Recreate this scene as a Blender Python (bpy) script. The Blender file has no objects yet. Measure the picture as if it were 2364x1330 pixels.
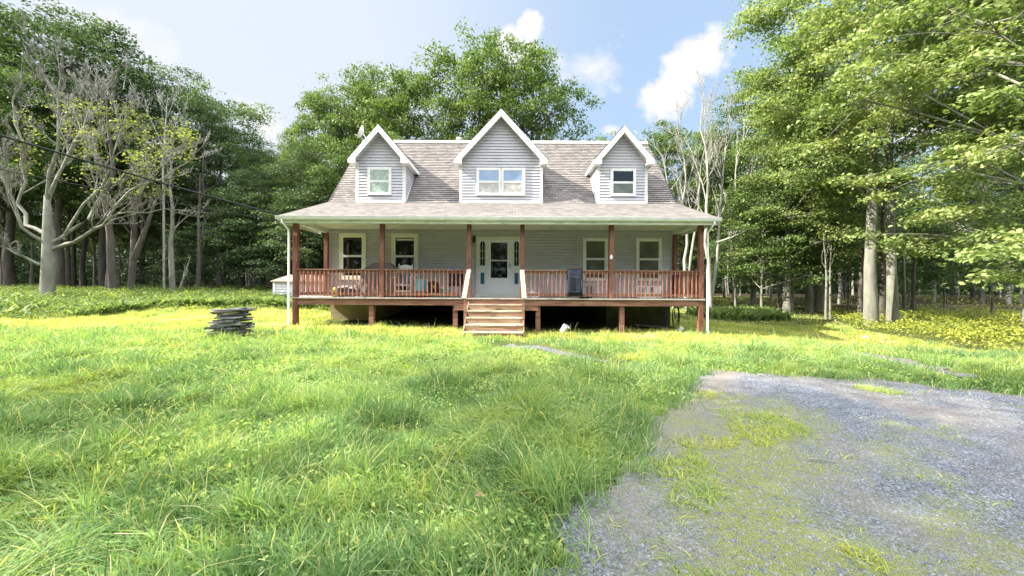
import bpy, math, random
import numpy as np
from mathutils import Matrix, Vector

# ------------------------------------------------------------------ camera, world, sun, exposure
S = bpy.context.scene
col = S.collection
F = 854.0                       # focal length in photo pixels (2364 wide)
EYE = 1.45
cam_d = bpy.data.cameras.new("camera"); cam = bpy.data.objects.new("camera", cam_d); col.objects.link(cam)
cam_d.sensor_width = 36; cam_d.lens = F / 2364 * 36
cam_d.clip_start = 0.05; cam_d.clip_end = 3000
cam.matrix_world = Matrix.Translation((0, 0, EYE)) @ Matrix.Rotation(math.pi/2, 4, 'X') @ Matrix.Rotation(0.005, 4, 'Z')
S.camera = cam
S.view_settings.view_transform = 'Standard'; S.view_settings.look = 'None'
S.view_settings.exposure = 2.15; S.view_settings.gamma = 1.0
SUN_DIR = Vector((1.0, 0.17, -0.80)).normalized()      # the way the light travels
elev = math.asin(-SUN_DIR.z)
sd = bpy.data.lights.new("sun", 'SUN'); sun = bpy.data.objects.new("sun", sd); col.objects.link(sun)
sd.energy = 3.5; sd.angle = math.radians(0.53); sd.color = (1.0, 0.93, 0.80)
sun.rotation_euler = SUN_DIR.to_track_quat('-Z', 'Y').to_euler()
sun.location = (-30, 0, 30)

W = bpy.data.worlds.new("World"); S.world = W; W.use_nodes = True
nt = W.node_tree; nt.nodes.clear()
def wn(t, **k):
    n = nt.nodes.new(t)
    for a, b in k.items(): setattr(n, a, b)
    return n
L = nt.links.new
def wmath(op, a, b=None, clamp=False):
    n = wn('ShaderNodeMath', operation=op, use_clamp=clamp)
    for i, v in enumerate((a, b)):
        if v is None: continue
        if isinstance(v, (int, float)): n.inputs[i].default_value = v
        else: L(v, n.inputs[i])
    return n.outputs[0]
sky = wn('ShaderNodeTexSky', sky_type='NISHITA', sun_disc=False)
sky.sun_elevation = elev
sky.sun_rotation = math.atan2(-SUN_DIR.x, -SUN_DIR.y)
sky.air_density = 1.3; sky.dust_density = 1.2; sky.ozone_density = 1.4
tc = wn('ShaderNodeTexCoord'); sep = wn('ShaderNodeSeparateXYZ'); L(tc.outputs['Generated'], sep.inputs[0])
dx, dy_, dz = sep.outputs
ysafe = wmath('MAXIMUM', dy_, 0.05)
u = wmath('DIVIDE', dx, ysafe); v = wmath('DIVIDE', dz, ysafe)
cv = wn('ShaderNodeCombineXYZ'); L(u, cv.inputs[0]); L(v, cv.inputs[1])
noi = wn('ShaderNodeTexNoise'); noi.inputs['Scale'].default_value = 9; noi.inputs['Detail'].default_value = 9
noi.inputs['Roughness'].default_value = 0.62; L(cv.outputs[0], noi.inputs['Vector'])
nz = wmath('SUBTRACT', noi.outputs[0], 0.5)
def cloud(px, py, rx, ry, rot, gain, amp, power=1.0):
    m = wn('ShaderNodeMapping', vector_type='TEXTURE')
    m.inputs['Location'].default_value = ((px-1182)/F, (665-py)/F, 0)
    m.inputs['Rotation'].default_value = (0, 0, math.radians(rot)); m.inputs['Scale'].default_value = (rx/F, ry/F, 1)
    L(cv.outputs[0], m.inputs['Vector'])
    ln = wn('ShaderNodeVectorMath', operation='LENGTH'); L(m.outputs[0], ln.inputs[0])
    d = wmath('ADD', wmath('SUBTRACT', 1.0, ln.outputs['Value']), wmath('MULTIPLY', nz, amp))
    return wmath('MULTIPLY', d, gain, True)
parts = [cloud(1222, 60, 34, 42, -10, 3.2, 2.2), cloud(1180, 120, 62, 62, 40, 3.2, 2.2), cloud(1590, 150, 135, 62, 52, 2.4, 2.4),
         cloud(1548, 215, 75, 60, 30, 2.4, 2.2), cloud(1640, 90, 50, 30, 20, 1.8, 2.2), cloud(1350, 165, 95, 60, 15, 0.7, 5.0), cloud(1410, 300, 30, 18, 0, 1.5, 1.5),
         cloud(600, 290, 90, 45, -35, 1.2, 2.0), cloud(240, 70, 200, 60, -25, 0.9, 2.5), cloud(1700, 390, 60, 22, 15, 1.6, 2.0), cloud(2200, 270, 200, 70, 15, 1.5, 1.8)]
tot = parts[0]
for p in parts[1:]: tot = wmath('MAXIMUM', tot, p)
tot = wmath('MULTIPLY', tot, wmath('GREATER_THAN', dy_, 0.05))
mr = wn('ShaderNodeMapRange', interpolation_type='SMOOTHSTEP'); L(dx, mr.inputs[0])
mr.inputs['From Min'].default_value = 0.30; mr.inputs['From Max'].default_value = -0.38
mr.inputs['To Min'].default_value = 0.0; mr.inputs['To Max'].default_value = 0.85
hazef = mr.outputs[0]
mx0 = wn('ShaderNodeMix', data_type='RGBA'); mx0.inputs[0].default_value = 0.85
L(sky.outputs[0], mx0.inputs[6]); mx0.inputs[7].default_value = (1.1, 1.48, 2.0, 1)
mx1 = wn('ShaderNodeMix', data_type='RGBA'); L(hazef, mx1.inputs[0]); L(mx0.outputs[2], mx1.inputs[6]); mx1.inputs[7].default_value = (1.95, 2.08, 2.25, 1)
mx2 = wn('ShaderNodeMix', data_type='RGBA'); L(tot, mx2.inputs[0]); L(mx1.outputs[2], mx2.inputs[6]); mx2.inputs[7].default_value = (2.3, 2.3, 2.34, 1)
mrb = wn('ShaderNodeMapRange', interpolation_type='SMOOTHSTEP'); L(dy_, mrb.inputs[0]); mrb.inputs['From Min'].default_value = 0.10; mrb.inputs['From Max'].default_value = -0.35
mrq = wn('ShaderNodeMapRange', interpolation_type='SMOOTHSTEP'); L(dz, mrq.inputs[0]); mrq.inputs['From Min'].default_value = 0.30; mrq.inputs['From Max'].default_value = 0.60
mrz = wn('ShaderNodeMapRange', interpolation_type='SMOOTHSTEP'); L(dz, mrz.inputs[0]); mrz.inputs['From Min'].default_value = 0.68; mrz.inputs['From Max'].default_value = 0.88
over = wmath('MULTIPLY', wmath('MAXIMUM', mrz.outputs[0], wmath('MULTIPLY', mrb.outputs[0], mrq.outputs[0])), 0.9)      # brightness added to the unseen sky overhead and behind the camera, as fill light
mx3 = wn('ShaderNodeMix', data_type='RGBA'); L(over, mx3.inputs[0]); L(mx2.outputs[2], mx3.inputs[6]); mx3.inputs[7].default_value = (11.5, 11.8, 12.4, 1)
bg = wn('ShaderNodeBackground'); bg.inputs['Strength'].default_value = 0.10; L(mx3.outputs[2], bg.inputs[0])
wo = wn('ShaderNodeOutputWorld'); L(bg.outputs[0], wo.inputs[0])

# ------------------------------------------------------------------ helpers
rng = np.random.default_rng(11); random.seed(5)
def vnoise(x, y, seed=0):
    x = np.asarray(x, float); y = np.asarray(y, float)
    xi = np.floor(x).astype(np.int64); yi = np.floor(y).astype(np.int64); fx = x-xi; fy = y-yi
    def h(a, b):
        n = (a*374761393 + b*668265263 + seed*974711) & 0xffffffff
        n = ((n ^ (n >> 13))*1274126177) & 0xffffffff
        return ((n ^ (n >> 16)) & 0xffff)/65535.0
    sx = fx*fx*(3-2*fx); sy = fy*fy*(3-2*fy)
    a = h(xi, yi)*(1-sx)+h(xi+1, yi)*sx; b = h(xi, yi+1)*(1-sx)+h(xi+1, yi+1)*sx
    return a*(1-sy)+b*sy
def fbm(x, y, seed=0): return (vnoise(x, y, seed)*0.55+vnoise(x*2.1+7, y*2.1, seed+1)*0.3+vnoise(x*4.3, y*4.3+3, seed+2)*0.15)
def sst(a, b, x): t = np.clip((np.asarray(x, float)-a)/(b-a), 0, 1); return t*t*(3-2*t)
def terrain0(x, y):                         # smooth lie of the land
    x = np.asarray(x, float); y = np.asarray(y, float)
    g = 0.24 - 0.24*sst(-9, 2, x)*1.0
    g = g*sst(4, 11, y) - 0.32*sst(5.5, 12, x)*sst(5, 11, y)
    g = g + 0.036*np.clip(y-14, 0, 24) + 0.25*sst(-7, -14, x)*sst(13, 19, y) + 0.01*np.clip(y-38, 0, 60)
    return g
def terrain(x, y):                          # with the lawn's small humps
    b = (fbm(np.asarray(x)*0.8, np.asarray(y)*0.8, 3)-0.5)*0.16
    return terrain0(x, y) + b*(0.25+0.75*sst(1.5, -1.0, np.asarray(x)-drive_edge(y)))
_dy = np.array([-3, 1.0, 1.86, 2.72, 3.93, 5.27, 6.0, 6.55, 30]); _dx = np.array([-1.35, -.25, .12, .60, 1.31, 2.36, 2.98, 3.52, 3.6])
def drive_edge(y): return np.interp(y, _dy, _dx)
_tx = np.array([-50, 3.3, 4.3, 5.65, 6.9, 9, 14, 40]); _ty = np.array([6.5, 6.6, 6.55, 6.05, 5.15, 4.3, 3.9, 3.5])
def drive_top(x): return np.interp(x, _tx, _ty)
def in_drive(x, y):                         # signed-ish: >0 inside
    w = (fbm(np.asarray(x)*1.7, np.asarray(y)*1.7, 9)-0.5)*0.8+(fbm(np.asarray(x)*7, np.asarray(y)*7, 10)-0.5)*0.25
    return np.minimum(np.asarray(x)-drive_edge(y), drive_top(x)-np.asarray(y))+w
def unroll(px, py): dxp = px-1182; dyp = py-665; return 1182+dxp+0.005*dyp, 665+dyp-0.005*dxp
def gp(px, py):                             # where the sight line of a photo pixel meets the ground
    px, py = unroll(px, py)
    for i in range(4000):
        Y = 1.0+i*0.02; x = (px-1182)/F*Y; z = EYE+(665-py)/F*Y
        if z <= float(terrain0(x, Y)): return x, Y
    return x, Y
def at(px, py, Y): px, py = unroll(px, py); return Vector(((px-1182)/F*Y, Y, EYE+(665-py)/F*Y))

ORG = {}
def tag(o, label=None, cat=None, group=None, kind=None):
    if label: o['label'] = label
    if cat: o['category'] = cat
    if group: o['group'] = group
    if kind: o['kind'] = kind
    return o
def empty(name, loc, label, cat, group=None):
    o = bpy.data.objects.new(name, None); col.objects.link(o); o.location = loc; o.empty_display_size = 0.3
    ORG[o.name] = Vector(loc); return tag(o, label, cat, group)
def link_mesh(name, me, mats, parent):
    o = bpy.data.objects.new(name, me); col.objects.link(o)
    for m in (mats if isinstance(mats, (list, tuple)) else [mats]): me.materials.append(m)
    if parent is not None:
        o.parent = parent; ORG[o.name] = ORG[parent.name]
    else: ORG[o.name] = Vector((0, 0, 0))
    return o
def npmesh(name, V, faces_idx, counts, attrs=None, smooth=False, uv=None):
    me = bpy.data.meshes.new(name); V = np.ascontiguousarray(V, dtype=np.float32)
    faces_idx = np.ascontiguousarray(faces_idx, dtype=np.int32).ravel(); counts = np.asarray(counts, dtype=np.int32)
    me.vertices.add(len(V)); me.vertices.foreach_set('co', V.ravel())
    me.loops.add(len(faces_idx)); me.loops.foreach_set('vertex_index', faces_idx)
    st = np.zeros(len(counts), np.int32); st[1:] = np.cumsum(counts)[:-1]
    me.polygons.add(len(counts)); me.polygons.foreach_set('loop_start', st)
    if smooth: me.polygons.foreach_set('use_smooth', np.ones(len(counts), bool))
    if attrs:
        for k, a in attrs.items():
            at_ = me.attributes.new(k, 'FLOAT', 'POINT'); at_.data.foreach_set('value', np.ascontiguousarray(a, np.float32))
    me.update(calc_edges=True)
    if uv is not None:
        ul = me.uv_layers.new(name='UVMap'); ul.data.foreach_set('uv', np.ascontiguousarray(uv, np.float32).ravel())
    return me
class MB:
    def __init__(s): s.v = []; s.f = []; s.uv = []
    def quad(s, a, b, c, d, uv=None):
        n = len(s.v); s.v += [tuple(a), tuple(b), tuple(c), tuple(d)]; s.f.append((n, n+1, n+2, n+3)); s.uv += (uv or [(0, 0)]*4); return s
    def poly(s, pts):
        n = len(s.v); s.v += [tuple(p) for p in pts]; s.f.append(tuple(range(n, n+len(pts)))); s.uv += [(0, 0)]*len(pts); return s
    def box(s, x0, x1, y0, y1, z0, z1, M=None):
        n = len(s.v); P = [(x0, y0, z0), (x1, y0, z0), (x1, y1, z0), (x0, y1, z0), (x0, y0, z1), (x1, y0, z1), (x1, y1, z1), (x0, y1, z1)]
        if M is not None: P = [tuple(M @ Vector(p)) for p in P]
        s.v += P
        for f in ((0, 3, 2, 1), (4, 5, 6, 7), (0, 1, 5, 4), (1, 2, 6, 5), (2, 3, 7, 6), (3, 0, 4, 7)):
            s.f.append(tuple(n+i for i in f)); s.uv += [(0, 0)]*4
        return s
    def prism(s, pts, off):                 # closed polygon swept by off
        off = Vector(off); a = [Vector(p) for p in pts]; n = len(s.v); k = len(a)
        s.v += [tuple(p) for p in a]+[tuple(p+off) for p in a]
        s.f.append(tuple(range(n, n+k))); s.f.append(tuple(n+k+i for i in reversed(range(k)))); s.uv += [(0, 0)]*(2*k)
        for i in range(k):
            j = (i+1) % k; s.f.append((n+i, n+k+i, n+k+j, n+j)); s.uv += [(0, 0)]*4
        return s
    def bar(s, a, b, w, h, up=(0, 0, 1)):   # rectangular bar between two points
        a = Vector(a); b = Vector(b); d = (b-a).normalized(); r = d.cross(Vector(up)).normalized(); t = r.cross(d).normalized()
        pts = [a+r*w/2+t*h/2, a-r*w/2+t*h/2, a-r*w/2-t*h/2, a+r*w/2-t*h/2]
        return s.prism(pts, b-a)
    def tube(s, pts, rad, n=8, cap=True):
        pts = [Vector(p) for p in pts]; rad = rad if isinstance(rad, (list, tuple)) else [rad]*len(pts)
        base = len(s.v); ref = Vector((0.31, 0.17, 0.93))
        for i, p in enumerate(pts):
            d = (pts[min(i+1, len(pts)-1)]-pts[max(i-1, 0)]).normalized()
            if abs(d.dot(ref)) > 0.95: ref2 = Vector((1, 0, 0))
            else: ref2 = ref
            r = d.cross(ref2).normalized(); t = r.cross(d)
            for k in range(n):
                a = 2*math.pi*k/n; s.v.append(tuple(p+(r*math.cos(a)+t*math.sin(a))*rad[i]))
        for i in range(len(pts)-1):
            for k in range(n):
                k2 = (k+1) % n; s.f.append((base+i*n+k, base+i*n+k2, base+(i+1)*n+k2, base+(i+1)*n+k)); s.uv += [(0, 0)]*4
        if cap:
            s.f.append(tuple(base+k for k in reversed(range(n)))); s.f.append(tuple(base+(len(pts)-1)*n+k for k in range(n))); s.uv += [(0, 0)]*(2*n)
        return s
    def lathe(s, prof, c, n=20, sx=1, sy=1):
        base = len(s.v)
        for r, z in prof:
            for k in range(n):
                a = 2*math.pi*k/n; s.v.append((c[0]+r*sx*math.cos(a), c[1]+r*sy*math.sin(a), c[2]+z))
        for i in range(len(prof)-1):
            for k in range(n):
                k2 = (k+1) % n; s.f.append((base+i*n+k, base+i*n+k2, base+(i+1)*n+k2, base+(i+1)*n+k)); s.uv += [(0, 0)]*4
        return s
    def build(s, name, m, parent=None, smooth=False, bevel=0):
        o0 = ORG[parent.name] if parent is not None else Vector((0, 0, 0))
        me = bpy.data.meshes.new(name); V = [(a[0]-o0.x, a[1]-o0.y, a[2]-o0.z) for a in s.v]
        me.from_pydata(V, [], s.f); ul = me.uv_layers.new(name='UVMap')
        ul.data.foreach_set('uv', np.array(s.uv, np.float32).ravel())
        if smooth: me.polygons.foreach_set('use_smooth', [True]*len(s.f))
        o = link_mesh(name, me, m, parent)
        if bevel:
            b = o.modifiers.new('bevel', 'BEVEL'); b.width = bevel; b.segments = 2; b.limit_method = 'ANGLE'
        return o

# ------------------------------------------------------------------ materials
def newmat(name):
    m = bpy.data.materials.new(name); m.use_nodes = True; n = m.node_tree; n.nodes.clear()
    out = n.nodes.new('ShaderNodeOutputMaterial'); b = n.nodes.new('ShaderNodeBsdfPrincipled'); n.links.new(b.outputs[0], out.inputs[0])
    return m, n, b, out
def pm(name, c1, c2=None, scale=6, stretch=(1, 1, 1), rough=0.7, bump=0.15, lo=0.35, hi=0.65, detail=6, spec=0.3, third=None, metal=0):
    m, n, b, out = newmat(name); b.inputs['Roughness'].default_value = rough; b.inputs['Specular IOR Level'].default_value = spec; b.inputs['Metallic'].default_value = metal
    if c2 is None: c2 = tuple(c*0.85 for c in c1)
    t = n.nodes.new('ShaderNodeTexCoord'); mp = n.nodes.new('ShaderNodeMapping'); mp.inputs['Scale'].default_value = stretch
    n.links.new(t.outputs['Object'], mp.inputs[0])
    no = n.nodes.new('ShaderNodeTexNoise'); no.inputs['Scale'].default_value = scale; no.inputs['Detail'].default_value = detail; n.links.new(mp.outputs[0], no.inputs['Vector'])
    r = n.nodes.new('ShaderNodeValToRGB'); r.color_ramp.elements[0].position = lo; r.color_ramp.elements[1].position = hi
    r.color_ramp.elements[0].color = (*c1, 1); r.color_ramp.elements[1].color = (*c2, 1); n.links.new(no.outputs[0], r.inputs[0])
    last = r.outputs[0]
    if third:
        c3, sc3, st3, amt = third
        mp2 = n.nodes.new('ShaderNodeMapping'); mp2.inputs['Scale'].default_value = st3; n.links.new(t.outputs['Object'], mp2.inputs[0])
        n2 = n.nodes.new('ShaderNodeTexNoise'); n2.inputs['Scale'].default_value = sc3; n2.inputs['Detail'].default_value = 8; n.links.new(mp2.outputs[0], n2.inputs['Vector'])
        r2 = n.nodes.new('ShaderNodeValToRGB'); r2.color_ramp.elements[0].position = 0.5; r2.color_ramp.elements[1].position = 0.68
        r2.color_ramp.elements[0].color = (0, 0, 0, 1); r2.color_ramp.elements[1].color = (amt, amt, amt, 1); n.links.new(n2.outputs[0], r2.inputs[0])
        mx = n.nodes.new('ShaderNodeMix'); mx.data_type = 'RGBA'; n.links.new(r2.outputs[0], mx.inputs[0]); n.links.new(last, mx.inputs[6]); mx.inputs[7].default_value = (*c3, 1); last = mx.outputs[2]
    n.links.new(last, b.inputs['Base Color'])
    if bump:
        bp = n.nodes.new('ShaderNodeBump'); bp.inputs['Strength'].default_value = bump; bp.inputs['Distance'].default_value = 0.02
        n.links.new(no.outputs[0], bp.inputs['Height']); n.links.new(bp.outputs[0], b.inputs['Normal'])
    return m
def leafmat(name, stops, trans=0.35, rough=0.55):
    m, n, b, out = newmat(name)
    a = n.nodes.new('ShaderNodeAttribute'); a.attribute_name = 'tint'
    r = n.nodes.new('ShaderNodeValToRGB'); e = r.color_ramp.elements
    for i, (p, c) in enumerate(stops):
        el = e[i] if i < 2 else e.new(p)
        el.position = p; el.color = (*c, 1)
    n.links.new(a.outputs['Fac'], r.inputs[0])
    b.inputs['Roughness'].default_value = rough; b.inputs['Specular IOR Level'].default_value = 0.25
    n.links.new(r.outputs[0], b.inputs['Base Color'])
    t = n.nodes.new('ShaderNodeBsdfTranslucent')
    hs = n.nodes.new('ShaderNodeMix'); hs.data_type = 'RGBA'; hs.blend_type = 'MULTIPLY'; hs.inputs[0].default_value = 1; n.links.new(r.outputs[0], hs.inputs[6]); hs.inputs[7].default_value = (1.25, 1.35, 0.75, 1)
    n.links.new(hs.outputs[2], t.inputs[0])
    mx = n.nodes.new('ShaderNodeMixShader'); mx.inputs[0].default_value = trans
    n.links.new(b.outputs[0], mx.inputs[1]); n.links.new(t.outputs[0], mx.inputs[2]); n.links.new(mx.outputs[0], out.inputs[0])
    return m
def glassmat(name, c1, c2=None, rough=0.03, scale=3, lo=.4, hi=.6, spec=0.9):
    m = pm(name, c1, c2 or c1, scale=scale, rough=rough, bump=0, lo=lo, hi=hi, spec=spec)
    b = [x for x in m.node_tree.nodes if x.type == 'BSDF_PRINCIPLED'][0]; b.inputs['IOR'].default_value = 1.5
    return m
M = {}
M['siding'] = pm('siding_grey', (.52, .515, .56), (.47, .46, .50), scale=1.4, stretch=(1, 1, 5), rough=.55, bump=.02, third=((.36, .36, .32), 1.2, (1, 1, .5), .35))
M['trim'] = pm('white_trim', (.80, .80, .78), (.72, .72, .70), scale=3, rough=.5, bump=.02, third=((.50, .52, .45), 5, (1, 1, 1), .35))
M['casing'] = pm('cream_casing', (.74, .73, .60), (.68, .67, .55), scale=4, rough=.5, bump=.02)
M['fascia'] = pm('mildewed_fascia', (.72, .74, .66), (.60, .64, .54), scale=2.2, stretch=(1, 1, 3), rough=.5, bump=.03, third=((.34, .42, .28), 2.6, (1.2, 1, 5), .65))
M['soffit'] = pm('soffit_vinyl', (.70, .68, .58), (.64, .63, .54), scale=2, rough=.5, bump=.02)
M['redwood'] = pm('red_stained_wood', (.155, .06, .042), (.235, .11, .075), scale=5, stretch=(1, 1, .25), rough=.7, bump=.25, third=((.10, .035, .022), 9, (1, 1, .4), .8))
M['beamwood'] = pm('weathered_red_wood', (.20, .09, .06), (.32, .18, .125), scale=4, stretch=(.25, 1, 2.5), rough=.75, bump=.3, third=((.12, .055, .04), 6, (.35, 1, 3), .85))
M['baluster'] = pm('faded_red_wood', (.28, .105, .07), (.40, .19, .135), scale=9, stretch=(1, 1, .4), rough=.75, bump=.15, third=((.18, .07, .05), 11, (1, 1, .6), .7))
M['stepwood'] = pm('weathered_step_wood', (.20, .11, .065), (.38, .27, .18), scale=4, stretch=(.3, 1, 3), rough=.8, bump=.4, third=((.12, .065, .05), 5, (.4, 1, 4), .8))
M['treadwood'] = pm('pale_tread_wood', (.56, .49, .38), (.44, .34, .25), scale=6, stretch=(.3, 1, 2), rough=.8, bump=.3, third=((.2, .15, .1), 14, (.5, 1, 1), .6))
M['railwhite'] = pm('peeling_white_handrail', (.46, .42, .36), (.28, .22, .17), scale=14, stretch=(1, 1, 1), rough=.8, bump=.4, lo=.42, hi=.6, third=((.16, .12, .09), 22, (1, 1, 1), .9))
M['deck'] = pm('pale_deck_boards', (.50, .47, .42), (.40, .37, .33), scale=6, stretch=(1, .3, 1), rough=.8, bump=.2)
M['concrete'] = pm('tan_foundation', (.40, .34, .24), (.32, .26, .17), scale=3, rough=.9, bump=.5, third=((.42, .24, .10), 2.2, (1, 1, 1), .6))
M['concretedark'] = pm('shaded_dark_foundation', (.10, .10, .06), (.06, .06, .04), scale=3, rough=.95, bump=.4)  # foundation again, with the shade under the porch put into its colour
M['underdark'] = pm('dark_brown', (.07, .05, .035), (.05, .035, .025), scale=4, rough=1)  # very dark brown, for the set-back middle wall
M['glass'] = glassmat('dark_window_glass', (.006, .007, .006))
M['glassgreen'] = glassmat('window_glass_over_blind', (.14, .15, .12), (.10, .115, .09), scale=1.5)
M['glassfrost'] = glassmat('dormer_glass_over_blind', (.30, .38, .33), (.42, .50, .44), scale=9, lo=.45, hi=.58)
M['glassblue'] = glassmat('dormer_glass_blue', (.24, .33, .48), (.30, .40, .55), scale=2)
M['curtain'] = glassmat('glass_over_lace_curtain', (.56, .53, .50), (.40, .38, .36), scale=7, lo=.45, hi=.55)
M['doorwhite'] = pm('white_door', (.74, .77, .80), (.70, .73, .76), scale=3, rough=.4, bump=.01)
M['bluepanel'] = pm('teal_blue_panel', (.02, .10, .17), (.025, .12, .19), rough=.4)
M['black'] = pm('black_metal', (.015, .015, .016), (.03, .03, .03), rough=.5)
M['galv'] = pm('galvanised_metal', (.62, .64, .66), (.5, .52, .54), rough=.35, metal=.6)
M['cloth_cover'] = pm('grey_brown_cover', (.09, .08, .075), (.17, .15, .14), scale=5, rough=.75, bump=.3)
M['chairwhite'] = pm('white_painted_wood', (.80, .79, .77), (.74, .73, .72), rough=.5)
M['cushion'] = pm('slate_blue_cushion', (.10, .15, .20), (.13, .19, .24), scale=20, rough=.95, bump=.3)
M['teal'] = pm('teal_plastic', (.16, .55, .62), (.13, .47, .56), rough=.4)
M['tealdark'] = pm('dark_teal_plastic', (.04, .28, .33), (.03, .22, .28), rough=.4)
M['red'] = pm('red_plastic', (.32, .02, .02), (.25, .02, .02), rough=.45)
M['yellow'] = pm('yellow_plastic', (.72, .60, .10), (.62, .55, .08), rough=.5)
M['green'] = pm('green_plastic', (.02, .20, .13), (.02, .16, .11), rough=.5)
M['white'] = pm('white_plastic', (.75, .76, .78), (.66, .68, .70), rough=.45)
M['navy'] = pm('dark_navy_fabric', (.014, .018, .03), (.025, .03, .045), scale=30, rough=.95, bump=.4)
M['stitch'] = pm('grey_stitching', (.12, .13, .16), rough=.9)
M['blue'] = pm('blue_plastic', (.04, .05, .35), rough=.5)
M['woodbox'] = pm('brown_carton', (.32, .22, .13), rough=.9)
M['rock'] = pm('pale_rock', (.45, .44, .41), (.3, .3, .28), scale=8, rough=.9, bump=.6)
M['slate'] = pm('weathered_grey_boards', (.035, .035, .042), (.11, .11, .125), scale=6, stretch=(.4, 1, 3), rough=.8, bump=.6, third=((.30, .30, .33), 7, (.5, 1, 3), .7))
M['slate2'] = pm('grey_board', (.20, .20, .21), (.34, .34, .35), scale=7, stretch=(.4, 1, 3), rough=.85, bump=.6)
M['slate3'] = pm('brown_board', (.12, .10, .08), (.22, .19, .15), scale=7, stretch=(.4, 1, 3), rough=.85, bump=.6)
M['rubber'] = pm('black_hose', (.01, .014, .012), rough=.5)
M['shedroof'] = pm('rusty_tin_roof', (.50, .33, .25), (.58, .44, .36), scale=2, rough=.6, bump=.05)
M['shedwall'] = pm('pale_shed_siding', (.70, .70, .74), (.62, .62, .66), scale=2, rough=.6, bump=.03)
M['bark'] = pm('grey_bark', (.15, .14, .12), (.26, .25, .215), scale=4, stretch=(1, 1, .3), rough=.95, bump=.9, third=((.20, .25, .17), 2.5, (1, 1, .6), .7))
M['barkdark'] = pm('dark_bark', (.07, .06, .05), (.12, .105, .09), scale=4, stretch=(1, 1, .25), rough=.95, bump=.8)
M['barkpale'] = pm('pale_lichened_bark', (.24, .235, .21), (.36, .35, .31), scale=5, stretch=(1, 1, .4), rough=.9, bump=.6, third=((.20, .19, .16), 7, (1, 1, .7), .6))
M['twigs'] = pm('dead_grey_wood', (.38, .37, .345), (.22, .215, .20), scale=5, stretch=(1, 1, .5), rough=.9, bump=.4)
GR = [(0, (.05, .085, .03)), (1, (.24, .30, .09)), (.35, (.085, .145, .045)), (.7, (.15, .215, .06))]
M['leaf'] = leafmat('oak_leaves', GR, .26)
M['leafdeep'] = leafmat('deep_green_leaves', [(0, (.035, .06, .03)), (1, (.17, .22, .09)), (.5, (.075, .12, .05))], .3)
M['leafbright'] = leafmat('bright_oak_leaves', [(0, (.08, .12, .05)), (1, (.44, .47, .20)), (.5, (.18, .255, .085))], .33)
M['leafyellow'] = leafmat('yellowing_leaves', [(0, (.14, .18, .05)), (1, (.40, .38, .12)), (.5, (.24, .27, .08))], .4)
M['grass'] = leafmat('lawn_grass_blades', [(0, (.13, .23, .10)), (1, (.66, .62, .40)), (.3, (.22, .345, .13)), (.55, (.36, .46, .135)), (.8, (.56, .53, .09))], .42, .5)
M['fern'] = leafmat('fern_fronds', [(0, (.08, .13, .05)), (1, (.40, .44, .16)), (.5, (.20, .28, .09))], .4)
M['shrub'] = leafmat('low_shrub_leaves', [(0, (.07, .12, .035)), (1, (.55, .44, .14)), (.4, (.19, .25, .055)), (.75, (.42, .44, .075))], .35)

# ------------------------------------------------------------------ ground
def grid_mesh(xs, ys, fz, name):
    X, Y = np.meshgrid(xs, ys); Z = fz(X, Y); V = np.stack([X, Y, Z], -1).reshape(-1, 3)
    ny, nx = X.shape; i = (np.arange(ny-1)[:, None]*nx+np.arange(nx-1)[None, :]).ravel()
    Fc = np.stack([i, i+1, i+nx+1, i+nx], -1)
    return npmesh(name, V, Fc, np.full(len(Fc), 4), smooth=True)
def soil_material():
    m, n, b, out = newmat('lawn_soil'); b.inputs['Roughness'].default_value = 1; b.inputs['Specular IOR Level'].default_value = 0.05
    t = n.nodes.new('ShaderNodeTexCoord')
    n1 = n.nodes.new('ShaderNodeTexNoise'); n1.inputs['Scale'].default_value = 0.6; n1.inputs['Detail'].default_value = 6; n.links.new(t.outputs['Object'], n1.inputs['Vector'])
    n2 = n.nodes.new('ShaderNodeTexNoise'); n2.inputs['Scale'].default_value = 18; n2.inputs['Detail'].default_value = 8; n.links.new(t.outputs['Object'], n2.inputs['Vector'])
    r = n.nodes.new('ShaderNodeValToRGB'); e = r.color_ramp.elements; e[0].position = .35; e[0].color = (.045, .075, .022, 1); e[1].position = .65; e[1].color = (.12, .14, .045, 1)
    n.links.new(n1.outputs[0], r.inputs[0])
    mx = n.nodes.new('ShaderNodeMix'); mx.data_type = 'RGBA'; mx.blend_type = 'MIX'; n.links.new(r.outputs[0], mx.inputs[6]); mx.inputs[7].default_value = (.13, .11, .05, 1)
    r2 = n.nodes.new('ShaderNodeValToRGB'); r2.color_ramp.elements[0].position = .5; r2.color_ramp.elements[1].position = .7; n.links.new(n2.outputs[0], r2.inputs[0]); n.links.new(r2.outputs[0], mx.inputs[0])
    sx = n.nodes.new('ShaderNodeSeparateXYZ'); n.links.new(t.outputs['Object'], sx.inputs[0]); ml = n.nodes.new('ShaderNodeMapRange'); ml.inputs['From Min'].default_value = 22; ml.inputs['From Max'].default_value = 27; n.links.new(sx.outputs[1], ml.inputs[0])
    mw = n.nodes.new('ShaderNodeMix'); mw.data_type = 'RGBA'; n.links.new(ml.outputs[0], mw.inputs[0]); n.links.new(mx.outputs[2], mw.inputs[6]); mw.inputs[7].default_value = (.045, .04, .025, 1)   # leaf litter, its dark tone also standing in for shade under the woods
    n.links.new(mw.outputs[2], b.inputs['Base Color'])
    bp = n.nodes.new('ShaderNodeBump'); bp.inputs['Strength'].default_value = .6; bp.inputs['Distance'].default_value = .05; n.links.new(n2.outputs[0], bp.inputs['Height']); n.links.new(bp.outputs[0], b.inputs['Normal'])
    return m
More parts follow.
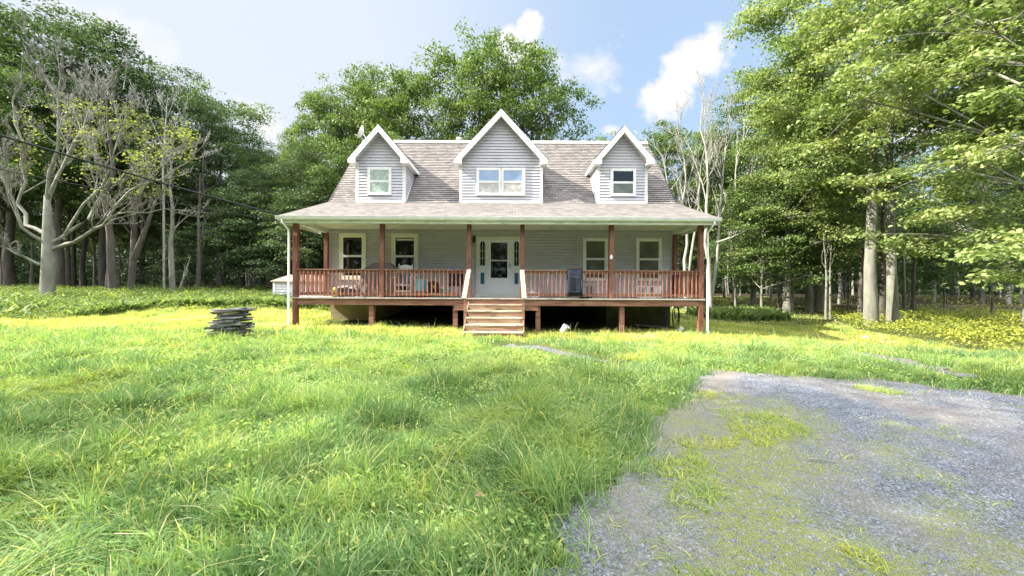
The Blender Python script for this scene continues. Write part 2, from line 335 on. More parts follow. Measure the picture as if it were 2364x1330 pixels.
def gravel_material(name, base=(.34, .36, .40), dirt=(.40, .35, .29), dirt_amt=.5):
    m, n, b, out = newmat(name); b.inputs['Roughness'].default_value = .85; b.inputs['Specular IOR Level'].default_value = .25
    t = n.nodes.new('ShaderNodeTexCoord')
    def nn(s, d=5, ins=None, r=.6):
        q = n.nodes.new('ShaderNodeTexNoise'); q.inputs['Scale'].default_value = s; q.inputs['Detail'].default_value = d; q.inputs['Roughness'].default_value = r; n.links.new(ins or t.outputs['Object'], q.inputs['Vector']); return q.outputs[0]
    vo = n.nodes.new('ShaderNodeTexVoronoi'); vo.inputs['Scale'].default_value = 80; n.links.new(t.outputs['Object'], vo.inputs['Vector'])
    vo2 = n.nodes.new('ShaderNodeTexVoronoi'); vo2.inputs['Scale'].default_value = 140; n.links.new(t.outputs['Object'], vo2.inputs['Vector'])
    sp = n.nodes.new('ShaderNodeSeparateColor'); n.links.new(vo.outputs['Color'], sp.inputs[0])
    r = n.nodes.new('ShaderNodeValToRGB'); e = r.color_ramp.elements
    e[0].position = 0; e[0].color = tuple(c*.40 for c in base)+(1,); e[1].position = 1; e[1].color = tuple(min(1, c*1.9) for c in base)+(1,)
    q = e.new(.5); q.color = (*base, 1); n.links.new(sp.outputs[0], r.inputs[0])
    mx = n.nodes.new('ShaderNodeMix'); mx.data_type = 'RGBA'
    rr = n.nodes.new('ShaderNodeValToRGB'); rr.color_ramp.elements[0].position = .44; rr.color_ramp.elements[1].position = .60; rr.color_ramp.elements[1].color = (dirt_amt*1.5,)*3+(1,)
    mp = n.nodes.new('ShaderNodeMapping'); mp.inputs['Scale'].default_value = (1.1, .55, 1); mp.inputs['Rotation'].default_value = (0, 0, math.radians(25)); n.links.new(t.outputs['Object'], mp.inputs[0])
    n.links.new(nn(.9, 8, mp.outputs[0]), rr.inputs[0])
    da = n.nodes.new('ShaderNodeAttribute'); da.attribute_name = 'dirt'; sm = n.nodes.new('ShaderNodeMath'); sm.operation = 'MAXIMUM'; n.links.new(rr.outputs[0], sm.inputs[0]); n.links.new(da.outputs['Fac'], sm.inputs[1]); n.links.new(sm.outputs[0], mx.inputs[0])
    n.links.new(r.outputs[0], mx.inputs[6]); mx.inputs[7].default_value = (*dirt, 1)
    mo = n.nodes.new('ShaderNodeAttribute'); mo.attribute_name = 'moss'; mm = n.nodes.new('ShaderNodeMath'); mm.operation = 'MULTIPLY'; m2 = n.nodes.new('ShaderNodeValToRGB'); m2.color_ramp.elements[0].position = .34; m2.color_ramp.elements[1].position = .47
    n.links.new(nn(14, 6), m2.inputs[0]); n.links.new(mo.outputs['Fac'], mm.inputs[0]); n.links.new(m2.outputs[0], mm.inputs[1])
    mx4 = n.nodes.new('ShaderNodeMix'); mx4.data_type = 'RGBA'; n.links.new(mm.outputs[0], mx4.inputs[0]); n.links.new(mx.outputs[2], mx4.inputs[6]); mx4.inputs[7].default_value = (.24, .26, .10, 1)
    n.links.new(mx4.outputs[2], b.inputs['Base Color'])
    ad = n.nodes.new('ShaderNodeMath'); ad.operation = 'ADD'; n.links.new(vo.outputs['Distance'], ad.inputs[0]); n.links.new(vo2.outputs['Distance'], ad.inputs[1])
    bp = n.nodes.new('ShaderNodeBump'); bp.inputs['Strength'].default_value = .9; bp.inputs['Distance'].default_value = .012; bp.invert = True; n.links.new(ad.outputs[0], bp.inputs['Height']); n.links.new(bp.outputs[0], b.inputs['Normal'])
    return m
M['soil'] = soil_material(); M['gravel'] = gravel_material('blue_grey_gravel', (.155, .17, .20), (.27, .24, .21), .5); M['gravelpath'] = gravel_material('pale_path_gravel', (.15, .155, .17), (.20, .18, .15), .3)
xs = np.concatenate([np.linspace(-400, -40, 30), np.linspace(-39, -10, 90), np.linspace(-9.85, 14, 240), np.linspace(14.3, 45, 90), np.linspace(50, 400, 30)])
ys = np.concatenate([np.linspace(-80, -4, 16), np.linspace(-3.8, 14, 190), np.linspace(14.3, 60, 110), np.linspace(65, 500, 40)])
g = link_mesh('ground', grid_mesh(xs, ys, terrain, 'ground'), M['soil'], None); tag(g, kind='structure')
# driveway: a sheet laid 12 mm proud, cut to its ragged outline
xs = np.arange(-3.0, 14.0, 0.06); ys = np.arange(-6.0, 7.4, 0.06)
def poly_dist(pts, x, y):
    d = np.full(np.shape(x), 1e9)
    for (ax, ay), (bx, by) in zip(pts[:-1], pts[1:]):
        t = np.clip(((x-ax)*(bx-ax)+(y-ay)*(by-ay))/((bx-ax)**2+(by-ay)**2), 0, 1); d = np.minimum(d, np.hypot(x-ax-t*(bx-ax), y-ay-t*(by-ay)))
    return d
strip = [gp(1740, 950), gp(1715, 1030), gp(1730, 1130), gp(1780, 1330)]; strip.append((strip[3][0]-.2, .3))
strip2 = [gp(2085, 985), gp(2100, 1060), gp(2180, 1200), gp(2290, 1330)]
def moss_of(x, y): n_ = fbm(x*3, y*3, 60)-.5; return np.clip(np.maximum(1.0*1.25-poly_dist(strip, x, y)*1.3+n_*1.6, .6-poly_dist(strip2, x, y)*1.5+n_*1.6), 0, 1)
def dirt_of(x, y):                      # worn earth along the left wheel track and at the top of the drive
    e = x-drive_edge(y); n_ = (fbm(x*2, y*2, 90)-.5)*.5
    a = np.clip(1.1-np.abs(e-.42+n_*.8)/.42, 0, 1)*sst(2.6, 3.6, y); b_ = np.clip(1-np.abs(drive_top(x)-y-.15+n_)/.3, 0, 1)*.9
    c_ = np.clip(1-np.abs(np.hypot(x-5.4, (y-4.6)*1.7)-.5+n_)/.5, 0, 1)*.5
    return np.clip(np.maximum(np.maximum(a, b_), c_), 0, .92)
def masked_sheet(name, xs, ys, inside, lift):
    X, Y = np.meshgrid(xs, ys); Z = terrain(X, Y)+lift; ny, nx = X.shape
    V = np.stack([X, Y, Z], -1).reshape(-1, 3); ins = inside(X, Y)
    q = (ins[:-1, :-1] > 0) & (ins[1:, :-1] > 0) & (ins[:-1, 1:] > 0) & (ins[1:, 1:] > 0)
    i = (np.arange(ny-1)[:, None]*nx+np.arange(nx-1)[None, :])[q]
    Fc = np.stack([i, i+1, i+nx+1, i+nx], -1); used = np.unique(Fc); remap = np.zeros(len(V), int); remap[used] = np.arange(len(used))
    return npmesh(name, V[used], remap[Fc], np.full(len(Fc), 4), {'dirt': dirt_of(V[used][:, 0], V[used][:, 1]), 'moss': moss_of(V[used][:, 0], V[used][:, 1])}, smooth=True)
g = link_mesh('driveway', masked_sheet('driveway', xs, ys, in_drive, .012), M['gravel'], None); tag(g, kind='structure')
pa = [gp(1180, 800), gp(1250, 806), gp(1300, 817), gp(1345, 826), gp(1395, 838)]
def in_path(x, y): return .21+(fbm(x*3, y*3, 4)-.5)*.35-poly_dist(pa, x, y)
g = link_mesh('gravel_path', masked_sheet('gravel_path', np.arange(-1.5, 3.2, .05), np.arange(6.5, 10.8, .05), in_path, .016), M['gravelpath'], None); tag(g, kind='structure')
pb = [gp(1990, 818), gp(2060, 830), gp(2130, 848), gp(2210, 868)]
def in_rut(x, y): return .30+(fbm(x*3, y*3, 6)-.5)*.5-poly_dist(pb, x, y)
g = link_mesh('dirt_track', masked_sheet('dirt_track', np.arange(5, 12, .06), np.arange(4.5, 11, .06), in_rut, .016), M['gravelpath'], None); tag(g, kind='structure')
def in_bare(x, y): return np.maximum(np.maximum(in_drive(x, y)-.03, in_path(x, y)+.42), in_rut(x, y)+.30)
def in_house(x, y): return (x > -6.8) & (x < 5.95) & (y > 12.9) & (y < 21)

# ------------------------------------------------------------------ house
HX0, HX1, WY = -6.95, 6.08, 14.1         # wall ends, front wall plane
def wx(px): return (px-1182)/F*WY
def wz(py): return EYE+(665-py)/F*WY
DZ = 1.12                                # deck height
house = empty('house', (-.43, 14.1, 0.1), 'grey clapboard house with three gabled dormers and a long red-railed front porch', 'house')
def lap_wall(mb, z0, z1, xr, Y, course=.112, lip=.034, holes=()):
    z = z0
    while z < z1-1e-4:
        zt = min(z+course, z1); (a0, b0) = xr(z); (a1, b1) = xr(zt)
        if b0 > a0:
            spans = [(a0, b0, a1, b1)]
            gz = z+.012; mb.quad((a0, Y-lip, gz), (b0, Y-lip, gz), (max(b1, a1), Y-.010, zt), (min(a1, b1), Y-.010, zt))
            mb.quad((a0, Y+.028, gz), (b0, Y+.028, gz), (b0, Y-lip, gz), (a0, Y-lip, gz)); mb.quad((a0, Y+.028, z), (b0, Y+.028, z), (b0, Y+.028, gz), (a0, Y+.028, gz)); mb.quad((a0, Y-.010, z), (b0, Y-.010, z), (b0, Y+.028, z), (a0, Y+.028, z))
        z = zt
    return mb
w = MB(); lap_wall(w, 1.13, 3.66, lambda z: (HX0, HX1), WY)
w.box(HX0, HX1, WY+.032, 20.3, 1.131, 4.75)
for zc in range(0): pass
w.poly([(HX0, WY+.002, 4.75), (HX0, 17.3, 8.1), (HX0, 20.5, 4.75)]); w.poly([(HX1, WY+.002, 4.75), (HX1, 20.5, 4.75), (HX1, 17.3, 8.1)])
z = 1.13
while z < 8:                             # lap courses down the two end walls
    y0 = max(WY, WY+(z-4.6)/1.12); y1 = min(20.3, 20.5-(z-4.6)/1.12)
    if y1 > y0:
        for X, s in ((HX0, -1), (HX1, 1)): w.quad((X+s*.024, y0, z), (X+s*.024, y1, z), (X+s*.002, y1, z+.112), (X+s*.002, y0, z+.112)); w.quad((X+s*.024, y0, z), (X+s*.024, y1, z), (X, y1, z), (X, y0, z))
    z += .112
w.build('wall', M['siding'], house)
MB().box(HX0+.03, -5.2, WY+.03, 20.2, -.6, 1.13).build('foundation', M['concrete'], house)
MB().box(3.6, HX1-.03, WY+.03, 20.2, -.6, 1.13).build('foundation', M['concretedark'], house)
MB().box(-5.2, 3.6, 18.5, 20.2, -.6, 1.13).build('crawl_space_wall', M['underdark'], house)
for X in (HX0-.03, HX1-.07): MB().box(X, X+.10, WY-.04, WY+.08, 1.14, 3.655).build('corner_trim', M['siding'], house)

def shingle(mb, A, B, C, D, course=.135, lip=.022):
    """A,B lower left/right, C,D upper right/left: lapped shingle courses, uv in metres"""
    A, B, C, D = map(Vector, (A, B, C, D)); Lh = ((D-A).length+(C-B).length)/2; n = max(1, round(Lh/course))
    nrm = (B-A).cross(D-A).normalized()
    for i in range(n):
        t0, t1 = i/n, (i+1)/n
        a = A.lerp(D, t0); b = B.lerp(C, t0); c_ = B.lerp(C, t1); d = A.lerp(D, t1)
        uv = [(a.x+a.y*.0, i*course), (b.x, i*course), (c_.x, (i+1)*course), (d.x, (i+1)*course)]
        if abs((B-A).x) < abs((B-A).y): uv = [(p.y, q[1]) for p, q in zip((a, b, c_, d), uv)]
        mb.quad(a+nrm*lip, b+nrm*lip, c_+nrm*.001, d+nrm*.001, uv)
        mb.quad(a, b, b+nrm*lip, a+nrm*lip, [(0, 0)]*4)
    return mb
def shingle_mat():
    m, n, b, out = newmat('tan_asphalt_shingles'); b.inputs['Roughness'].default_value = .9; b.inputs['Specular IOR Level'].default_value = .15
    uvn = n.nodes.new('ShaderNodeUVMap'); uvn.uv_map = 'UVMap'
    br = n.nodes.new('ShaderNodeTexBrick'); br.inputs['Scale'].default_value = 1; br.inputs['Brick Width'].default_value = .21; br.inputs['Row Height'].default_value = .135
    br.inputs['Mortar Size'].default_value = .006; br.inputs['Mortar Smooth'].default_value = .3; br.inputs['Bias'].default_value = 0
    br.inputs['Color1'].default_value = (.255, .225, .205, 1); br.inputs['Color2'].default_value = (.155, .14, .133, 1); br.inputs['Mortar'].default_value = (.06, .055, .055, 1)
    n.links.new(uvn.outputs[0], br.inputs['Vector'])
    no = n.nodes.new('ShaderNodeTexNoise'); no.inputs['Scale'].default_value = 2.2; no.inputs['Detail'].default_value = 6; tcn = n.nodes.new('ShaderNodeTexCoord'); n.links.new(tcn.outputs['Object'], no.inputs['Vector'])
    mx = n.nodes.new('ShaderNodeMix'); mx.data_type = 'RGBA'; mx.blend_type = 'OVERLAY'; mx.inputs[0].default_value = .15
    n.links.new(br.outputs['Color'], mx.inputs[6]); n.links.new(no.outputs['Fac'], mx.inputs[7])
    gm = n.nodes.new('ShaderNodeTexNoise'); gm.inputs['Scale'].default_value = 120; n.links.new(tcn.outputs['Object'], gm.inputs['Vector'])
    hs = n.nodes.new('ShaderNodeHueSaturation'); hs.inputs['Saturation'].default_value = .8; n.links.new(mx.outputs[2], hs.inputs['Color'])
    n.links.new(hs.outputs[0], b.inputs['Base Color'])
    bp = n.nodes.new('ShaderNodeBump'); bp.inputs['Strength'].default_value = .5; bp.inputs['Distance'].default_value = .006; n.links.new(br.outputs['Fac'], bp.inputs['Height']); bp.invert = True
    n.links.new(bp.outputs[0], b.inputs['Normal'])
    return m
M['shingle'] = shingle_mat()
RL, RR = -7.0, 6.27
SL = 1.12
def roofY(z): return WY+(z-4.69)/SL
ridge = (17.3, 4.69+SL*3.2)
EV = (11.65, 3.70)
r = MB()
shingle(r, (RL, WY, 4.69), (RR, WY, 4.69), (RR, ridge[0], ridge[1]), (RL, ridge[0], ridge[1]))
shingle(r, (RR, 20.6, 4.61), (RL, 20.6, 4.61), (RL, ridge[0], ridge[1]), (RR, ridge[0], ridge[1]))
MB().prism([(RL, ridge[0]-.16, ridge[1]-.12), (RL, ridge[0]-.16, ridge[1]-.09), (RL, ridge[0], ridge[1]+.065), (RL, ridge[0]+.16, ridge[1]-.09), (RL, ridge[0]+.16, ridge[1]-.12), (RL, ridge[0], ridge[1]+.035)], (RR-RL, 0, 0)).build('ridge_cap', M['soffit'], house)
for X0, X1 in ((RL-.02, RL+.03), (RR-.03, RR+.02)):      # roof thickness along the rakes
    r.prism([(X0, WY-.1, 4.45), (X0, WY-.1, 4.62), (X0, ridge[0], ridge[1]-.03), (X0, 20.6, 4.58), (X0, 20.6, 4.42), (X0, ridge[0], ridge[1]-.2)], (X1-X0, 0, 0))
r.build('roof', M['shingle'], house)
pr = MB(); shingle(pr, (-7.37, EV[0], EV[1]), (6.50, EV[0], EV[1]), (RR, WY+.02, 4.70), (RL, WY+.02, 4.70), lip=.006)
pr.prism([(-7.36, EV[0]+.02, EV[1]-.02), (6.49, EV[0]+.02, EV[1]-.02), (RR, WY, 4.67), (RL, WY, 4.67)], (0, 0, -.10))
pr.build('porch_roof', M['shingle'], house)
gt = MB()                                 # gutter trough
prof = [(0, 0), (-.085, .012), (-.10, .045), (-.12, .115), (-.112, .118), (-.092, .05), (-.08, .02), (0, .012)]
gt.prism([(-7.42, EV[0]+p[0]+.01, 3.565+p[1]) for p in prof], (13.97, 0, 0)); gt.build('gutter', M['trim'], house)
fa = MB(); fa.box(-7.33, 6.46, EV[0]+.012, EV[0]+.05, 3.47, 3.695)
fa.box(-7.33, -7.29, EV[0]+.05, WY, 3.47, 3.68); fa.box(6.42, 6.46, EV[0]+.05, WY, 3.47, 3.68)
fa.prism([(-7.332, EV[0]+.05, 3.68), (-7.332, WY, 3.68), (-7.332, WY, 4.6), ], (.03, 0, 0)); fa.prism([(6.43, EV[0]+.05, 3.68), (6.43, WY, 4.6), (6.43, WY, 3.68)], (.03, 0, 0))
fa.build('fascia', M['fascia'], house)
bm_ = MB(); bm_.box(-7.12, 6.24, 11.93, 12.07, 3.50, 3.655); bm_.box(-7.12, -6.98, 12.071, WY-.03, 3.50, 3.655); bm_.box(6.10, 6.24, 12.071, WY-.03, 3.50, 3.655)
bm_.build('porch_beam', M['fascia'], house)
cl = MB(); x = -7.28
while x < 6.41:                          # grooved soffit boards
    cl.box(x, min(x+.142, 6.41), EV[0]+.052, WY-.016, 3.66, 3.675); x += .15
cl.build('porch_ceiling', M['soffit'], house)
cl = MB(); cl.box(-7.28, 6.41, EV[0]+.053, WY-.017, 3.677, 3.685); cl.build('ceiling_backing', M['soffit'], house)
for X, nm in ((-7.06, -1), (6.24, 1)):
    d = MB(); bx = X-.17 if nm < 0 else X+.10
    yb = 11.9
    d.tube([(bx-.0, 11.60, 3.57), (bx, 11.60, 3.50), (bx+(.06 if nm < 0 else -.06), 11.86, 3.28), (bx+(.06 if nm < 0 else -.06), 11.88, 3.2), (bx+(.06 if nm < 0 else -.06), 11.88, .12), (bx+(.06 if nm < 0 else -.06), 11.78, .04)], .033, 8)
    d.build('downspout', M['trim'], house, smooth=True)
# deck
d = MB(); x = -7.10
while x < 6.20: d.box(x, min(x+.136, 6.22), 11.90, WY-.02, DZ-.035, DZ); x += .142
d.build('porch_deck', M['deck'], house)
d = MB(); d.box(-7.08, 6.18, 11.955, 12.0, .88, DZ-.037); d.box(-7.08, -7.035, 12.001, WY-.02, .88, DZ-.037); d.box(6.135, 6.18, 12.001, WY-.02, .88, DZ-.037)
d.box(-1.86, -1.42, 11.96, 12.02, .72, .878); d.box(.36, .85, 11.96, 12.02, .72, .878)
for xx in np.arange(-6.6, 6.0, .61): d.box(xx, xx+.04, 12.05, WY-.03, .90, DZ-.037)
d.build('deck_rim_beam', M['beamwood'], house)
for px in (883, 1083, 1205, 1410):
    X = (px-1182)/F*12.03; MB().box(X-.07, X+.07, 11.93, 12.07, DZ+.001, 3.499).build('porch_post', M['redwood'], house)
for X in (-7.01, 6.11):
    MB().box(X-.07, X+.07, 11.93, 12.069, -.2, 3.499).build('porch_post', M['redwood'], house)
    Xw = -7.03 if X < 0 else 6.16
    MB().box(Xw-.07, Xw+.07, WY-.16, WY-.022, DZ+.001, 3.499).build('porch_post', M['redwood'], house)
for px in (859, 1052, 1242, 1435):
    X = (px-1182)/F*12.1; MB().box(X-.075, X+.075, 12.03, 12.17, -.3, .879).build('deck_pier_post', M['beamwood'], house)
# railings
def railing(p0, p1, nb):
    p0 = Vector(p0); p1 = Vector(p1); d_ = (p1-p0).normalized(); nrm = Vector((d_.y, -d_.x, 0))
    if nrm.y > .5: nrm = -nrm
    t = MB(); t.bar(p0+Vector((0, 0, .90)), p1+Vector((0, 0, .90)), .14, .036); t.bar(p0+Vector((0, 0, .835)), p1+Vector((0, 0, .835)), .036, .088)
    rail = t.build('railing', M['beamwood'], house)
    MB().bar(p0+Vector((0, 0, .115)), p1+Vector((0, 0, .115)), .036, .085).build('bottom_rail', M['beamwood'], rail)
    Ln = (p1-p0).length
    for i in range(nb):
        q = p0+d_*(Ln*(i+.6)/(nb+.2))+nrm*.037; a = random.uniform(-.008, .008)
        MB().bar(q+Vector((a, 0, .05)), q+Vector((-a, 0, .878)), .034, .034, up=(d_.x, d_.y, 0)).build('baluster', M['baluster'], rail)
rb = [-7.01+.07, -4.21, -1.395, .324, 3.21, 6.11-.07]
railing((rb[0], 12.0, DZ), (rb[1]-.07, 12.0, DZ), 20); railing((rb[1]+.07, 12.0, DZ), (rb[2]-.07, 12.0, DZ), 20)
railing((rb[3]+.07, 12.0, DZ), (rb[4]-.07, 12.0, DZ), 20); railing((rb[4]+.07, 12.0, DZ), (rb[5], 12.0, DZ), 20)
railing((-7.02, 12.08, DZ), (-7.02, WY-.17, DZ), 13); railing((6.12, 12.08, DZ), (6.12, WY-.17, DZ), 13)
# steps
st = MB(); X0, X1 = -1.36, .30
for k in range(0, 6):
    zt = DZ-k*.187-.036; Yk = 12.0-.28*k; st.box(X0, X1, Yk-.035, Yk-.01, zt-.15 if k < 5 else -.1, zt-.001)
steps = st.build('porch_steps', M['stepwood'], house)
for k in range(1, 6):
    zt = DZ-k*.187; Yk = 12.0-.28*k
    e = MB(); e.box(X0-.02, X1+.02, Yk-.05, Yk+.10, zt-.036, zt+random.uniform(-.003, .003)); e.box(X0-.02, X1+.02, Yk+.107, Yk+.243, zt-.036, zt); e.build('tread', M['treadwood'], steps)
for X in (X0-.06, X1+.021): MB().prism([(X, 12.0, .70), (X, 12.0, 1.05), (X, 10.55, .12), (X, 10.55, -.1), (X, 10.9, -.1)], (.038, 0, 0)).build('stringer', M['stepwood'], steps)
for X, sx in ((X0-.05, -1), (X1+.04, 1)):
    MB().box(X-.045, X+.045, 11.16, 11.25, -.1, 1.09).build('newel_post', M['beamwood'], steps)
    MB().bar((X+.02*sx*-1, 11.93, 2.04), (X+.03*sx, 11.10, 1.13), .14, .04).build('handrail', M['railwhite'], steps)

# windows and door
def rect_frame(mb, x0, x1, z0, z1, wd, y0, y1, bot=None):
    bot = wd if bot is None else bot
    mb.box(x0, x0+wd, y0, y1, z0, z1); mb.box(x1-wd, x1, y0, y1, z0, z1)
    mb.box(x0+wd, x1-wd, y0+.001, y1-.001, z1-wd, z1-.0005); mb.box(x0+wd, x1-wd, y0+.001, y1-.001, z0+.0005, z0+bot)
    return mb
def window(parent, x0, x1, z0, z1, Y, cas, gt_, gb, mcas, midz=None, sill=True, frame_name='window'):
    Y -= .026; c_ = MB(); rect_frame(c_, x0, x1, z0, z1, cas, Y-.050, Y+.03)
    wo_ = c_.build(frame_name, mcas, parent, bevel=.004)
    host = wo_ if parent is house else parent
    ix0, ix1, iz0, iz1 = x0+cas, x1-cas, z0+cas, z1-cas; mz = midz or (iz0+iz1)/2
    s_ = MB(); rect_frame(s_, ix0, ix1, mz-.02, iz1, .035, Y-.046, Y-.020); rect_frame(s_, ix0, ix1, iz0, mz-.022, .04, Y-.042, Y-.016); s_.build('sash', M['trim'], host)
    MB().box(ix0+.03, ix1-.03, Y-.034, Y-.024, mz, iz1-.02).build('pane', gt_, host)
    MB().box(ix0+.03, ix1-.03, Y-.028, Y-.018, iz0+.02, mz-.03).build('pane', gb, host)
    return wo_
WB = wz(648)
window(house, wx(784), wx(846), WB, wz(541), WY, .125, M['glass'], M['glass'], M['casing'], midz=wz(592))
w2 = window(house, wx(904), wx(966), WB, wz(541), WY, .125, M['glass'], M['glass'], M['casing'], midz=wz(592))
MB().box(wx(916), wx(955), WY-.064, WY-.061, wz(557), wz(553)).build('blind_slat', M['trim'], w2)
w3 = window(house, wx(1345), wx(1402), WB, wz(549), WY, .085, M['glassgreen'], M['glassgreen'], M['trim'], midz=wz(596))
w4 = window(house, wx(1467), wx(1526), WB, wz(549), WY, .085, M['glassgreen'], M['glassgreen'], M['trim'], midz=wz(596))
for wn_, a, b_ in ((w3, 1355, 1388), (w4, 1474, 1516)):
    MB().box(wx(a), wx(b_), WY-.064, WY-.050, wz(634), wz(623)).build('screen_insert', M['black'], wn_)
dz0 = DZ+.06
WD = WY-.022
c_ = MB(); rect_frame(c_, wx(1100), wx(1203), dz0, wz(548), .07, WD-.06, WD+.02, bot=.03); door = c_.build('door_surround', M['casing'], house, bevel=.004)
MB().box(wx(1104.5), wx(1198.5), WD-.030, WD+.02, dz0+.03, wz(552.5)).build('jamb_panel', M['doorwhite'], door)
dd = MB(); ax0, ax1, az0, az1 = wx(1124), wx(1181), dz0+.035, wz(553.5)
gx0, gx1, gz0, gzm, gz1 = wx(1133), wx(1171), wz(642), wz(602), wz(561)
dd.box(ax0, gx0, WD-.07, WD-.032, az0, az1); dd.box(gx1, ax1, WD-.07, WD-.032, az0, az1); dd.box(gx0, gx1, WD-.069, WD-.033, az0, gz0); dd.box(gx0, gx1, WD-.069, WD-.033, gz1, az1-.001); dd.box(gx0, gx1, WD-.066, WD-.033, gzm-.02, gzm+.02)
sd_ = dd.build('storm_door', M['doorwhite'], house, bevel=.003)
MB().box(gx0, gx1, WD-.05, WD-.04, gz0, gz1).build('glass_pane', M['glass'], sd_)
MB().box(wx(1176.5), wx(1178), WD-.10, WD-.072, wz(618), wz(608)).build('handle', M['black'], sd_)
for (a, b_) in ((1107, 1121), (1185, 1199)):
    cx = wx((a+b_)/2); sl_ = MB(); sl_.box(wx(a), wx(b_), WD-.05, WD-.031, dz0+.05, wz(554)); so = sl_.build('sidelight', M['doorwhite'], house, bevel=.004)
    hw = .088; zt, zb = wz(563), wz(614); pts = [(cx-hw, WD-.051, zb), (cx+hw, WD-.051, zb)]+[(cx+hw*math.cos(t), WD-.051, zt+hw*math.sin(t)) for t in np.linspace(0, math.pi, 9)]
    MB().prism(pts, (0, -.006, 0)).build('arched_glass', M['glass'], so)
    mt = MB(); mt.box(cx-.005, cx+.005, WD-.063, WD-.0575, zb, zt+hw-.01)
    for zz in (zb+.28, zb+.56): mt.box(cx-hw, cx+hw, WD-.0625, WD-.0575, zz-.006, zz+.006)
    mt.build('muntin', M['trim'], so)
    fr = MB(); rect_frame(fr, cx-.11, cx+.11, wz(664), wz(628), .035, WD-.06, WD-.049); fr.build('panel_moulding', M['doorwhite'], so)
    MB().box(cx-.072, cx+.072, WD-.057, WD-.0505, wz(656), wz(630)).build('blue_panel', M['bluepanel'], so)
MB().box(wx(1098), wx(1205), WD-.11, WD-.015, DZ+.002, DZ+.055).build('door_sill', M['trim'], house)
# dormers
def dormer(cx, hw, ohw, zap, cols):
    YF = WY-.03; Yr = WY-.33; ze = 6.22; z0 = 4.70
    rise = zap-6.26; sl = rise/ohw
    b = MB()
    lap_wall(b, z0+.10, zap-.12, lambda z: (cx-hw, cx+hw) if z < ze+.1 else (cx-max(.0, (zap-.10-z)/sl), cx+max(.0, (zap-.10-z)/sl)), YF)
    yb = roofY(ze)+.3
    for s in (-1, 1):
        X = cx+s*hw; z = z0-.06
        while z < ze:                     # side walls in lap courses, running back into the roof
            zt = min(z+.112, ze); y0 = YF; y1 = roofY(z)+.12
            b.quad((X+s*.024, y0, z), (X+s*.024, y1, z), (X+s*.002, y1, zt), (X+s*.002, y0, zt)); b.quad((X+s*.024, y0, z), (X+s*.024, y1, z), (X, y1, z), (X, y0, z)); z = zt
    dm = b.build('dormer', M['siding'], house)
    t = MB()
    for s in (-1, 1):
        X = cx+s*(hw-.04); t.box(X-.055, X+.055, YF-.03, YF+.06, z0+.0, ze)
        t.bar((cx+s*(hw+.02), YF+.05, z0+.02), (cx+s*(hw+.02), roofY(ze-.1)+.02, ze-.1), .03, .05)
    t.box(cx-hw, cx+hw, YF-.028, YF+.02, z0-.03, z0+.09)
    t.build('corner_board', M['trim'], dm)
    # roof
    r_ = MB(); yt = roofY(zap)+.1; ye = roofY(6.26)
    shingle(r_, (cx-ohw, ye, 6.26), (cx-ohw, Yr, 6.26), (cx, Yr, zap), (cx, yt, zap)); shingle(r_, (cx+ohw, Yr, 6.26), (cx+ohw, ye, 6.26), (cx, yt, zap), (cx, Yr, zap))
    for s in (-1, 1): r_.prism([(cx, Yr+.001, zap-.003), (cx+s*ohw, Yr+.001, 6.257), (cx+s*ohw, Yr+.001, 6.235), (cx, Yr+.001, zap-.03)], (0, 1.6, 0))
    r_.build('dormer_roof', M['shingle'], dm)
    k = MB(); th = .26
    for s in (-1, 1):
        k.prism([(cx, Yr-.02, zap-.015), (cx+s*ohw, Yr-.02, 6.245), (cx+s*ohw, Yr-.02, 6.245-.16), (cx+s*(ohw-.27), Yr-.02, 6.085), (cx+s*(ohw-.27), Yr-.02, 6.245+.27*sl-th-.02), (cx, Yr-.02, zap-th-.02)], (0, .045, 0))
        k.box(min(cx+s*(hw-.03), cx+s*(ohw-.0)), max(cx+s*(hw-.03), cx+s*ohw), Yr+.026, ye+.15, 6.13, 6.155)       # side soffit
        k.box(min(cx+s*ohw, cx+s*(ohw+.02)), max(cx+s*ohw, cx+s*(ohw+.02)), Yr-.01, ye+.08, 6.10, 6.245)             # eave fascia
        k.box(min(cx+s*(ohw-.26), cx+s*(ohw-.001)), max(cx+s*(ohw-.26), cx+s*(ohw-.001)), Yr+.026, YF-.03, 6.092, 6.128)
        k.prism([(cx, Yr+.026, zap-.05), (cx+s*(ohw-.01), Yr+.026, 6.22), (cx+s*(ohw-.01), Yr+.026, 6.20), (cx, Yr+.026, zap-.07)], (0, .28, 0))
        k.prism([(cx, YF-.03, zap-.10), (cx+s*(hw), YF-.03, zap-.10-hw*sl), (cx+s*(hw), YF-.03, zap-.20-hw*sl), (cx, YF-.03, zap-.20)], (0, .02, 0))
    k.build('rake_board', M['trim'], dm)
    for (a, b2, gtop, gbot) in cols:
        window(dm, a, b2, 4.95, 6.00, YF, .065, gtop, gbot, M['trim'], frame_name='window_frame', midz=5.49)
    return dm
dormer(-5.01, .93, 1.11, 7.53, [(wx(849), wx(904), M['glassfrost'], M['glassfrost'])])
dormer(-.435, 1.57, 1.73, 8.13, [(wx(1099), wx(1156.5), M['glassblue'], M['curtain']), (wx(1155), wx(1211), M['glassblue'], M['curtain'])])
dormer(4.165, .95, 1.11, 7.54, [(wx(1407), wx(1465), M['glass'], M['glassgreen'])])
vp = MB(); vc = at(1060, 330, 17.5); vp.lathe([(.11, -.4), (.11, .18), (.15, .19), (.15, .30), (.02, .36)], (vc.x, vc.y, vc.z-.08), 16); vp.build('vent_pipe', M['galv'], house, smooth=True)

